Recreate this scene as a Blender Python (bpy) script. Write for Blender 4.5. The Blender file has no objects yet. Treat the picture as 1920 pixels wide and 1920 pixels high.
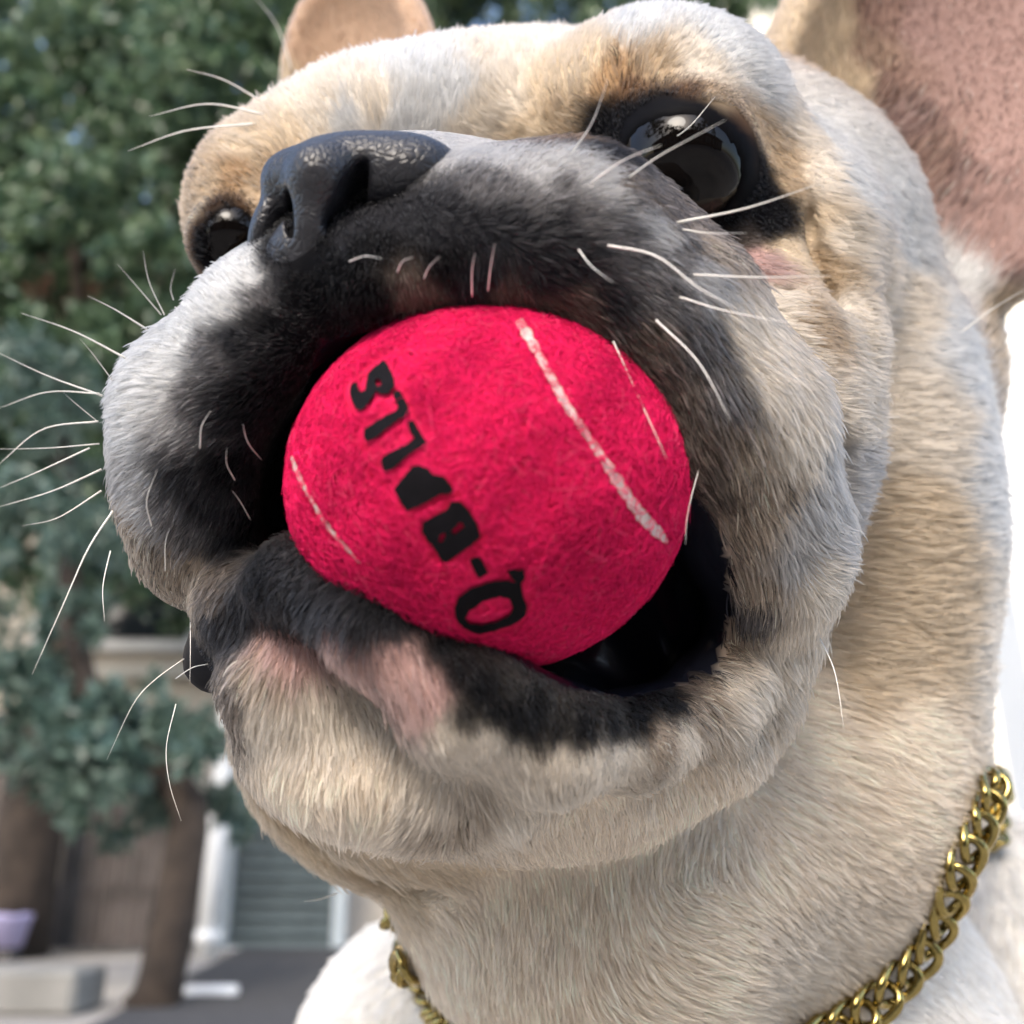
import bpy, bmesh, math, random, os
import numpy as np
from mathutils import Vector, Matrix
from mathutils.bvhtree import BVHTree
from mathutils.kdtree import KDTree
from mathutils.geometry import delaunay_2d_cdt

DEV = os.environ.get('DOG_DEV', '')
random.seed(7)
rng = np.random.default_rng(7)
sc = bpy.context.scene
C = sc.collection

# ------------------------------------------------------------------ camera, sky, sun, exposure
CAM_H, PITCH, FPX = 0.30, math.radians(20.0), 1884.0
cam_d = bpy.data.cameras.new('camera')
cam = bpy.data.objects.new('camera', cam_d)
C.objects.link(cam)
cam.location = (0, 0, CAM_H)
cam.rotation_euler = (math.radians(90) + PITCH, 0, 0)
cam_d.sensor_width = 36
cam_d.lens = 36 * FPX / 1920
cam_d.clip_start = 0.01
cam_d.clip_end = 500
cam_d.dof.use_dof = True
cam_d.dof.focus_distance = 0.19
cam_d.dof.aperture_fstop = 12.5
sc.camera = cam

world = bpy.data.worlds.new('World')
sc.world = world
world.use_nodes = True
wn, wl = world.node_tree.nodes, world.node_tree.links
SUN_EL, SUN_AZ = math.radians(36), math.radians(-163)
sky = wn.new('ShaderNodeTexSky')
sky.sky_type = 'NISHITA'
sky.sun_disc = False
sky.sun_elevation = SUN_EL
sky.sun_rotation = SUN_AZ
sky.dust_density = 3.0
wl.new(sky.outputs[0], wn['Background'].inputs[0])
wn['Background'].inputs[1].default_value = 0.15
sun_d = bpy.data.lights.new('sun', 'SUN')
sun_d.energy = 0.7
sun_d.angle = math.radians(24)
sun_d.color = (1.0, 0.96, 0.90)
sun = bpy.data.objects.new('sun', sun_d)
C.objects.link(sun)
sd = Vector((math.sin(SUN_AZ) * math.cos(SUN_EL), math.cos(SUN_AZ) * math.cos(SUN_EL), math.sin(SUN_EL)))
sun.rotation_euler = sd.to_track_quat('Z', 'Y').to_euler()
sun.location = sd * 30
vs = sc.view_settings
vs.view_transform = 'Standard'
vs.look = 'None'
vs.gamma = 1.0
vs.use_curve_mapping = False
vs.exposure = 2.0
sc.cycles.use_denoising = True
sc.cycles.max_bounces = 6
sc.cycles.diffuse_bounces = 2
sc.cycles.glossy_bounces = 3
sc.cycles.transmission_bounces = 4
sc.cycles.transparent_max_bounces = 8
sc.cycles.sample_clamp_indirect = 6

# ------------------------------------------------------------------ frames: modelling space is the camera's, in cm
CP, SP = math.cos(PITCH), math.sin(PITCH)
def to_world(p):
    p = np.asarray(p, float)
    x, y, z = p[..., 0], p[..., 1], p[..., 2]
    return np.stack([x, z * CP - y * SP, CAM_H * 100 + z * SP + y * CP], -1) / 100
def dir_world(p):
    p = np.asarray(p, float)
    x, y, z = p[..., 0], p[..., 1], p[..., 2]
    return np.stack([x, z * CP - y * SP, z * SP + y * CP], -1)
def to_cam(w):
    w = np.asarray(w, float) * 100
    x, y, z = w[..., 0], w[..., 1], w[..., 2] - CAM_H * 100
    return np.stack([x, -y * SP + z * CP, y * CP + z * SP], -1)
def P(px, py, z):
    return np.array([(px - 960) / FPX * z, (960 - py) / FPX * z, z])
def proj(p):
    return np.stack([960 + FPX * p[..., 0] / p[..., 2], 960 - FPX * p[..., 1] / p[..., 2]], -1)

# ------------------------------------------------------------------ object helpers
def prop(o, label=None, cat=None, group=None, kind=None):
    if label: o['label'] = label
    if cat: o['category'] = cat
    if group: o['group'] = group
    if kind: o['kind'] = kind
    return o
def empty(name, loc=(0, 0, 0), **k):
    o = bpy.data.objects.new(name, None)
    o.location = loc
    o.empty_display_size = 0.05
    C.objects.link(o)
    return prop(o, **k)
def mesh_obj(name, verts, faces, mat, parent=None, smooth=True, **k):
    me = bpy.data.meshes.new(name)
    me.from_pydata([tuple(v) for v in verts] if not isinstance(verts, np.ndarray) else verts.tolist(), [],
                   faces.tolist() if isinstance(faces, np.ndarray) else faces)
    if smooth:
        me.polygons.foreach_set('use_smooth', [True] * len(me.polygons))
    me.materials.append(mat)
    o = bpy.data.objects.new(name, me)
    C.objects.link(o)
    if parent:
        o.parent = parent
        o.matrix_parent_inverse = Matrix.Translation(-Vector(parent.location)) if parent.parent is None else Matrix()
    return prop(o, **k)
def new_mat(name):
    m = bpy.data.materials.new(name)
    m.use_nodes = True
    n, l = m.node_tree.nodes, m.node_tree.links
    return m, n, l, n['Principled BSDF']
def mat(name, col, rough=0.6, metal=0.0, noise=0.0, nscale=20.0, bump=0.0, spec=0.5, col2=None):
    m, n, l, b = new_mat(name)
    b.inputs['Base Color'].default_value = (*col, 1)
    b.inputs['Roughness'].default_value = rough
    b.inputs['Metallic'].default_value = metal
    b.inputs['Specular IOR Level'].default_value = spec
    if noise or bump:
        tc = n.new('ShaderNodeTexCoord')
        nz = n.new('ShaderNodeTexNoise')
        nz.inputs['Scale'].default_value = nscale
        nz.inputs['Detail'].default_value = 8
        l.new(tc.outputs['Object'], nz.inputs['Vector'])
        if noise:
            mx = n.new('ShaderNodeMix')
            mx.data_type = 'RGBA'
            c2 = col2 or tuple(c * (1 - noise) for c in col)
            mx.inputs[6].default_value = (*col, 1)
            mx.inputs[7].default_value = (*c2, 1)
            rp = n.new('ShaderNodeMapRange')
            rp.inputs[1].default_value, rp.inputs[2].default_value = 0.35, 0.65
            l.new(nz.outputs['Fac'], rp.inputs[0])
            l.new(rp.outputs[0], mx.inputs[0])
            l.new(mx.outputs[2], b.inputs['Base Color'])
        if bump:
            bp = n.new('ShaderNodeBump')
            bp.inputs['Strength'].default_value = bump
            bp.inputs['Distance'].default_value = 0.02
            l.new(nz.outputs['Fac'], bp.inputs['Height'])
            l.new(bp.outputs[0], b.inputs['Normal'])
    return m
def box(x0, x1, y0, y1, z0, z1):
    v = [(x, y, z) for x in (x0, x1) for y in (y0, y1) for z in (z0, z1)]
    f = [(0, 1, 3, 2), (4, 6, 7, 5), (0, 4, 5, 1), (2, 3, 7, 6), (0, 2, 6, 4), (1, 5, 7, 3)]
    return v, f
def bevel_box(name, x0, x1, y0, y1, z0, z1, m, parent=None, bev=0.004, **k):
    bm = bmesh.new()
    v, f = box(x0, x1, y0, y1, z0, z1)
    vs_ = [bm.verts.new(p) for p in v]
    for q in f: bm.faces.new([vs_[i] for i in q])
    bmesh.ops.recalc_face_normals(bm, faces=bm.faces)
    if bev:
        bmesh.ops.bevel(bm, geom=list(bm.edges), offset=bev, segments=1, affect='EDGES', profile=0.5)
    me = bpy.data.meshes.new(name)
    bm.to_mesh(me); bm.free()
    me.materials.append(m)
    o = bpy.data.objects.new(name, me)
    C.objects.link(o)
    if parent:
        o.parent = parent
        o.matrix_parent_inverse = Matrix.Translation(-Vector(parent.location)) if parent.parent is None else Matrix()
    return prop(o, **k)
def tube(path, radii, ns=8, cap=True):
    path = np.asarray(path, float)
    n = len(path)
    tg = np.gradient(path, axis=0)
    tg /= np.linalg.norm(tg, axis=1)[:, None] + 1e-12
    up = np.array([0.13, 0.21, 0.97])
    V, F = [], []
    for i in range(n):
        a = np.cross(tg[i], up)
        if np.linalg.norm(a) < 1e-3: a = np.cross(tg[i], [1, 0, 0])
        a /= np.linalg.norm(a)
        b = np.cross(tg[i], a)
        r = radii[i] if hasattr(radii, '__len__') else radii
        for k in range(ns):
            t = 2 * math.pi * k / ns
            V.append(path[i] + r * (math.cos(t) * a + math.sin(t) * b))
    for i in range(n - 1):
        for k in range(ns):
            F.append((i * ns + k, i * ns + (k + 1) % ns, (i + 1) * ns + (k + 1) % ns, (i + 1) * ns + k))
    if cap:
        F.append(tuple(range(ns))[::-1]); F.append(tuple((n - 1) * ns + k for k in range(ns)))
    return V, F
def spline(pts, n):
    pts = np.asarray(pts, float)
    if len(pts) == 2:
        t = np.linspace(0, 1, n)[:, None]
        return pts[0] * (1 - t) + pts[1] * t
    q = np.vstack([2 * pts[0] - pts[1], pts, 2 * pts[-1] - pts[-2]])
    out = []
    m = len(pts) - 1
    for s in np.linspace(0, m, n):
        i = min(int(s), m - 1); t = s - i
        p0, p1, p2, p3 = q[i], q[i + 1], q[i + 2], q[i + 3]
        out.append(0.5 * ((2 * p1) + (-p0 + p2) * t + (2 * p0 - 5 * p1 + 4 * p2 - p3) * t * t + (-p0 + 3 * p1 - 3 * p2 + p3) * t ** 3))
    return np.array(out)

# ------------------------------------------------------------------ signed distance modelling
class Field:
    def __init__(s, xs, ys, zs):
        s.ax = [np.asarray(a, np.float32) for a in (xs, ys, zs)]
        s.f = np.full([len(a) for a in s.ax], 9.0, np.float32)
    def block(s, lo, hi):
        sl = []
        for a, l, h in zip(s.ax, lo, hi):
            i0 = int(np.searchsorted(a, l)); i1 = int(np.searchsorted(a, h))
            if i1 <= i0: return None, None
            sl.append(slice(i0, i1))
        g = np.meshgrid(*[a[q] for a, q in zip(s.ax, sl)], indexing='ij')
        return tuple(sl), g
    def op(s, d, sl, k, mode):
        a = s.f[sl]
        if mode == 'add':
            h = np.maximum(k - np.abs(a - d), 0) / k if k > 0 else 0
            s.f[sl] = np.minimum(a, d) - h * h * k * 0.25
        else:
            d = -d
            h = np.maximum(k - np.abs(a - d), 0) / k if k > 0 else 0
            s.f[sl] = np.maximum(a, d) + h * h * k * 0.25
    def ell(s, c, r, k=0.6, rot=None, mode='add'):
        c = np.asarray(c, float); r = np.asarray(r, float) if hasattr(r, '__len__') else np.array([r] * 3, float)
        R = np.eye(3) if rot is None else np.array(rot)      # rows are the local axes
        ext = np.sqrt(((R * r[:, None]) ** 2).sum(0)) + k + 0.6
        sl, g = s.block(c - ext, c + ext)
        if sl is None: return
        q = [g[i] - c[i] for i in range(3)]
        l = [(R[i, 0] * q[0] + R[i, 1] * q[1] + R[i, 2] * q[2]) for i in range(3)]
        k0 = np.sqrt(sum((l[i] / r[i]) ** 2 for i in range(3)))
        k1 = np.sqrt(sum((l[i] / r[i] ** 2) ** 2 for i in range(3))) + 1e-6
        s.op((k0 * (k0 - 1) / k1).astype(np.float32), sl, k, mode)
    def cap(s, a, b, ra, rb, k=0.6, mode='add'):
        a = np.asarray(a, float); b = np.asarray(b, float)
        e = max(ra, rb) + k + 0.6
        sl, g = s.block(np.minimum(a, b) - e, np.maximum(a, b) + e)
        if sl is None: return
        ab = b - a
        t = np.clip(sum((g[i] - a[i]) * ab[i] for i in range(3)) / (ab @ ab), 0, 1)
        d = np.sqrt(sum((g[i] - a[i] - t * ab[i]) ** 2 for i in range(3))) - (ra + (rb - ra) * t)
        s.op(d.astype(np.float32), sl, k, mode)
    def chain(s, pts, k=0.6, mode='add'):
        """pts: (px, py, z, r) seen from the modelling viewpoint"""
        for p, q in zip(pts[:-1], pts[1:]):
            s.cap(P(*p[:3]), P(*q[:3]), p[3], q[3], k, mode)
    def sample(s, p):
        p = np.asarray(p, float)
        idx = []
        for i in range(3):
            a = s.ax[i]
            j = np.clip(np.searchsorted(a, p[..., i]) - 1, 0, len(a) - 2)
            t = np.clip((p[..., i] - a[j]) / (a[j + 1] - a[j]), 0, 1)
            idx.append((j, t))
        v = 0
        for dx in (0, 1):
            for dy in (0, 1):
                for dz in (0, 1):
                    w = 1
                    for (j, t), d in zip(idx, (dx, dy, dz)): w = w * (t if d else 1 - t)
                    v = v + w * s.f[idx[0][0] + dx, idx[1][0] + dy, idx[2][0] + dz]
        return v
    def grad(s, p, h=0.15):
        g = np.stack([s.sample(p + np.eye(3)[i] * h) - s.sample(p - np.eye(3)[i] * h) for i in range(3)], -1)
        return g / (np.linalg.norm(g, axis=-1, keepdims=True) + 1e-9)
    def surface(s):
        f = s.f
        nx, ny, nz = f.shape
        ins = f < 0
        cnt = np.zeros((nx - 1, ny - 1, nz - 1), np.uint8)
        for dx in (0, 1):
            for dy in (0, 1):
                for dz in (0, 1):
                    cnt += ins[dx:nx - 1 + dx, dy:ny - 1 + dy, dz:nz - 1 + dz]
        act = (cnt > 0) & (cnt < 8)
        ci = np.argwhere(act)
        idmap = np.full(act.shape, -1, np.int32)
        idmap[act] = np.arange(len(ci))
        acc = np.zeros((len(ci), 3)); num = np.zeros(len(ci))
        cor = [(dx, dy, dz) for dx in (0, 1) for dy in (0, 1) for dz in (0, 1)]
        val = {c: f[ci[:, 0] + c[0], ci[:, 1] + c[1], ci[:, 2] + c[2]] for c in cor}
        pos = {c: np.stack([s.ax[i][ci[:, i] + c[i]] for i in range(3)], -1) for c in cor}
        for a in cor:
            for i in range(3):
                if a[i] == 0:
                    b = list(a); b[i] = 1; b = tuple(b)
                    va, vb = val[a], val[b]
                    m = (va < 0) != (vb < 0)
                    t = np.where(m, va / np.where(m, va - vb, 1), 0)[:, None]
                    acc += np.where(m[:, None], pos[a] * (1 - t) + pos[b] * t, 0); num += m
        V = acc / num[:, None]
        Q = []
        for ax in range(3):
            a = [slice(1, -1)] * 3; a[ax] = slice(0, -1)
            b = [slice(1, -1)] * 3; b[ax] = slice(1, None)
            i0, i1 = ins[tuple(a)], ins[tuple(b)]
            for flip, m in ((False, i0 & ~i1), (True, ~i0 & i1)):
                e = np.argwhere(m)
                o = np.ones(3, int); o[ax] = 0
                e = e + o
                u, v = (ax + 1) % 3, (ax + 2) % 3
                def cell(du, dv):
                    c = e.copy(); c[:, u] -= du; c[:, v] -= dv
                    return idmap[c[:, 0], c[:, 1], c[:, 2]]
                q = np.stack([cell(1, 1), cell(0, 1), cell(0, 0), cell(1, 0)], -1)
                if flip: q = q[:, ::-1]
                Q.append(q)
        Q = np.vstack(Q)
        return V, Q[(Q >= 0).all(1)]
def relax(V, Q, n=2, w=0.5):
    E = np.vstack([Q[:, [i, (i + 1) % 4]] for i in range(4)])
    for _ in range(n):
        a = np.zeros_like(V); c = np.zeros(len(V))
        for i in range(3):
            a[:, i] = np.bincount(E[:, 0], V[E[:, 1], i], len(V)) + np.bincount(E[:, 1], V[E[:, 0], i], len(V))
        c = np.bincount(E[:, 0], minlength=len(V)) + np.bincount(E[:, 1], minlength=len(V))
        V = V * (1 - w) + w * a / np.maximum(c, 1)[:, None]
    return V
def axis(*segs):
    """segs: (start, stop, step) joined"""
    out = []
    for a, b, h in segs: out.append(np.arange(a, b - 1e-6, h))
    return np.concatenate(out)
def frame(z_axis, x_hint):
    z = np.array(z_axis, float); z = z if np.linalg.norm(z) > 1e-6 else np.array([0, 0, -1.0]); z /= np.linalg.norm(z)
    x = np.array(x_hint, float); x = x - z * (x @ z); x /= np.linalg.norm(x)
    return np.array([x, np.cross(z, x), z])

# ------------------------------------------------------------------ DOG: body
H = 0.5 if DEV == 'clay' else 1.0
h1 = 0.16 / H; h2 = 0.42 / H
D = Field(axis((-16, -9.5, h2), (-9.5, 12.5, h1), (12.5, 34, h2)),
          axis((-50, -14, h2), (-14, 12, h1), (12, 22, h2)),
          axis((12, 28, h1), (28, 36, 0.25 / H), (36, 84, h2)))
def wc(x, y, z): return to_cam(np.array([x, y, z]) / 100)
# trunk, legs, haunches (centimetres in the yard: x right, y away, z up)
D.cap(wc(7, 37, 24), wc(13, 50, 20), 9.0, 8.5, 3)
D.cap(wc(13, 50, 20), wc(18, 62, 14), 8.5, 9.5, 3)
for sx in (0, 15):
    D.cap(wc(sx, 36, 18), wc(sx - .3, 35, 3.2), 3.4, 2.3, 2.0)
    D.cap(wc(sx - .3, 34.5, 2.2), wc(sx - .8, 31.5, 1.9), 2.3, 2.0, 1.2)
for hx in (8, 29):
    D.ell(wc(hx, 58, 11), (5.0, 7.5, 8.0), 3)
    D.cap(wc(hx, 54, 3), wc(hx - 2, 46, 2.2), 2.8, 2.4, 1.5)
# chest, shoulders, neck
D.ell(P(1310, 2060, 30.5), (7.6, 7.6, 6), 2.5)
D.ell(P(830, 2010, 36.5), (5.4, 5.6, 5), 1.6)
D.ell(P(1930, 1900, 38.5), (7.4, 7.4, 6), 1.0)
D.ell(P(1425, 1010, 32), (6.8, 7.5, 6.5), 2)
D.ell(P(1380, 1420, 30), (6.9, 7.0, 6.4), 2.0)
D.ell(P(1120, 1610, 26.6), (5.4, 4.85, 5.4), 1.8)
D.ell(P(1365, 490, 31.5), (6.05, 5.8, 6.5), 2)
D.ell(P(1580, 720, 33), (4.7, 5.2, 5), 1.5)
D.ell(P(1625, 960, 28.3), (3.1, 6.6, 3.2), 2)
D.ell(P(1270, 1500, 26.0), (3.6, 3.6, 3.0), 1.6)
# skull
D.ell(P(1010, 390, 29.5), (6.5, 4.6, 5.5), 1.5)
D.ell(P(800, 292, 27.2), (4.6, 2.45, 3.6), 1.2)
D.ell(P(1235, 240, 25.0), (3.25, 2.7, 3.0), 1.0)
D.ell(P(528, 408, 26.0), (2.42, 2.6, 2.6), 1.0)
# cheeks
D.ell(P(1370, 800, 24.6), (3.35, 4.7, 4.0), 1.0)
D.ell(P(1420, 500, 25.8), (3.3, 3.6, 3.2), 1.0)
D.ell(P(640, 700, 24), (3.6, 4.0, 3.6), 1.2)
# muzzle bridge
D.ell(P(770, 450, 20.8), (2.7, 1.75, 3.2), 1.0)
D.ell(P(700, 480, 18.6), (1.7, 1.15, 1.8), 0.8)
# left flew
D.chain([(600, 520, 17.3, 1.05), (520, 628, 17.6, 1.36), (402, 780, 18.6, 1.62), (402, 900, 19.3, 1.62), (392, 1010, 19.8, 1.42)], 0.7)
D.ell(P(500, 800, 21), (2.3, 3.2, 2.6), 1.0)
# right flew
D.chain([(600, 525, 17.0, 0.75), (720, 518, 16.6, 0.85), (890, 452, 16.9, 1.22), (1080, 455, 17.5, 1.5), (1240, 600, 18.2, 1.6),
         (1370, 800, 18.9, 1.66), (1425, 1000, 19.6, 1.5), (1430, 1170, 20.6, 1.2)], 0.7)
# upper lip folds behind the ball
D.ell(P(930, 480, 20), (4.2, 1.8, 3.2), 0.9)
# lower jaw
D.ell(P(570, 1270, 18.2), (1.5, 1.2, 1.5), 0.6)
D.ell(P(810, 1375, 20.2), (3.8, 1.9, 3.9), 1.0)
D.ell(P(830, 1440, 21.0), (2.7, 1.4, 2.3), 0.7)
D.ell(P(1060, 1425, 21.4), (2.9, 1.75, 3.0), 1.2)
# throat
D.ell(P(815, 1330, 25.0), (4.9, 4.4, 4.5), 1.2)
# mouth cavity
D.ell(P(1150, 1130, 22.6), (3.2, 2.8, 2.6), 1.0)
D.ell(P(800, 1000, 22.6), (3.2, 2.8, 2.6), 1.0)
D.ell(P(925, 930, 18.4), (4.25, 3.25, 4.4), 0.5, mode='sub')
D.ell(P(1235, 1060, 19.3), (1.35, 2.6, 2.6), 0.4, rot=frame((0, 0, 1), (1, 0.28, 0)), mode='sub')
D.ell(P(590, 955, 20.0), (1.0, 1.05, 2.2), 0.4, mode='sub')
# lips of the right flew, closed on the ball
D.chain([(900, 475, 16.7, 1.15), (1075, 462, 17.0, 1.38), (1205, 600, 17.5, 1.45), (1310, 770, 18.0, 1.5), (1385, 930, 19.0, 1.45), (1430, 1060, 19.8, 1.4)], 0.5)
# rim of the lower jaw, rolled over the ball's lower edge
D.chain([(410, 1235, 19.6, 0.70), (455, 1125, 18.4, 0.64), (565, 1088, 16.9, 0.64), (720, 1174, 16.0, 0.75), (870, 1302, 16.0, 0.95),
         (1040, 1385, 16.6, 0.85), (1190, 1385, 17.8, 0.75), (1330, 1310, 19.4, 0.78), (1415, 1190, 20.6, 0.85)], 0.6)
D.ell(P(1290, 1410, 20.6), (1.5, .9, 1.4), .9)
D.ell(P(1400, 1290, 21.3), (1.1, 1.3, 1.2), .8)
# folds beside the muzzle
D.chain([(1465, 300, 24.1, .55), (1565, 430, 23.7, .65), (1595, 640, 23.1, .7), (1580, 850, 22.8, .65), (1545, 1010, 22.8, .45)], 0.4)
D.chain([(1512, 400, 23.0, .18), (1536, 550, 22.4, .30), (1540, 690, 22.0, .22)], 0.4, 'sub')
D.chain([(1650, 400, 24.9, .25), (1672, 640, 24.3, .5), (1655, 850, 24.0, .55), (1630, 1050, 24.0, .5), (1590, 1250, 24.2, .3)], 0.5, 'sub')
D.chain([(1170, 372, 20.6, .25), (1285, 450, 20.3, .38), (1400, 560, 20.3, .42), (1495, 690, 20.6, .40), (1570, 850, 21.3, .34), (1590, 1000, 21.8, .22)], 0.45, 'sub')
D.chain([(1330, 470, 20.9, .10), (1420, 520, 21.2, .16), (1490, 560, 21.7, .10)], 0.3, 'sub')
D.chain([(1300, 1480, 21.8, .15), (1400, 1390, 22.2, .28), (1470, 1270, 22.4, .22)], 0.6, 'sub')
D.chain([(430, 1470, 22.3, .2), (560, 1550, 22.6, .35), (740, 1615, 23.0, .42), (950, 1625, 23.0, .42), (1130, 1560, 22.6, .3), (1230, 1450, 21.9, .15)], 1.0, 'sub')
D.chain([(600, 1420, 18.8, .12), (760, 1440, 18.6, .16), (930, 1450, 18.6, .12)], 0.5, 'sub')
D.chain([(740, 1770, 26.5, .2), (900, 1790, 26.0, .4), (1150, 1780, 25.6, .4), (1400, 1690, 25.4, .25)], 1.0, 'sub')
D.chain([(1500, 80, 27.5, .3), (1660, 260, 27.6, .35), (1800, 460, 28.2, .3)], 0.6, 'sub')
# ears: thin hollow leaves
def ear(c, r, z_ax, up, depth, k):
    R = frame(z_ax, up)                        # local x = ear's length, z = towards its opening
    D.ell(c, r, k, R)
    D.ell(np.asarray(c) + R[2] * depth, (r[0] * .90, r[1] * .84, r[2] * .9), 0.35, R, 'sub')
ear(P(1805, 125, 30.3), (9.2, 5.8, 2.5), (-0.25, -0.05, -1), (0.50, 1.0, -0.1), 1.7, 0.6)
ear(P(672, 150, 33.5), (3.75, 3.05, 1.3), (-0.5, -0.1, -1), (-0.05, 1.0, 0.1), 0.9, 0.6)
# eye sockets
D.ell(P(1285, 322, 20.7), (1.5, 1.0, 1.5), 0.5, frame((0.1, 0, 1), (1, -0.42, 0)), 'sub')
D.ell(P(432, 450, 22.7), (0.78, 1.05, 1.5), 0.4, frame((-0.4, 0, 1), (1, 0.2, 0.4)), 'sub')
# eyelids: shells over the eyeballs, slit open
D.ell(P(1280, 312, 22.55), 1.66, 0.8)
D.ell(P(1280, 312, 20.85), (1.62, .98, 1.4), 0.12, frame((0.05, 0, 1), (1, -0.40, 0)), 'sub')
D.ell(P(1275, 330, 20.4), (1.1, .8, 1.3), 0.12, frame((0.05, 0, 1), (1, -0.40, 0)), 'sub')
D.ell(P(437, 452, 23.9), 1.06, 0.4)
D.ell(P(434, 456, 22.4), (.70, 1.05, 1.4), 0.1, None, 'sub')
V0, Q0 = D.surface()
V0 = relax(V0, Q0, 2, 0.5)
print('body', len(V0), len(Q0))

EYES = [(P(1280, 312, 22.40), 1.50), (P(440, 450, 23.8), 0.93)]
BALL_C, BALL_R = P(915, 912, 17.4), np.array([3.37, 3.08, 3.2])

# ------------------------------------------------------------------ coat maps: read where each sight line meets the body, kept as points on the body
W0 = to_world(V0)
T0 = np.vstack([Q0[:, [0, 1, 2]], Q0[:, [0, 2, 3]]])
BV = BVHTree.FromPolygons(V0.tolist(), Q0.tolist())
def hit(px, py):
    d = Vector(P(px, py, 1)).normalized()
    h = BV.ray_cast(Vector((0, 0, 0)), d)
    return None if h[0] is None else (np.array(h[0]), np.array(h[1]))
cream, white, tan, ginger, brown = (.68, .60, .50), (.60, .60, .595), (.43, .32, .21), (.42, .27, .15), (.14, .08, .045)  # white fur lowered to offset strong light on top of the head
black, char, slate, ash, taupe = (.0035, .0035, .0045), (.017, .017, .020), (.12, .113, .115), (.40, .39, .385), (.12, .095, .078)
pink, earpink, honey, fawn, peach = (.46, .29, .26), (.40, .265, .235), (.60, .48, .34), (.36, .29, .225), (.60, .42, .30)
lit_white = (.86, .83, .78)  # shoulder white, raised to stand in for light falling there
pale = (.88, .745, .59)  # throat cream, raised to offset the shade under the chin
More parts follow.
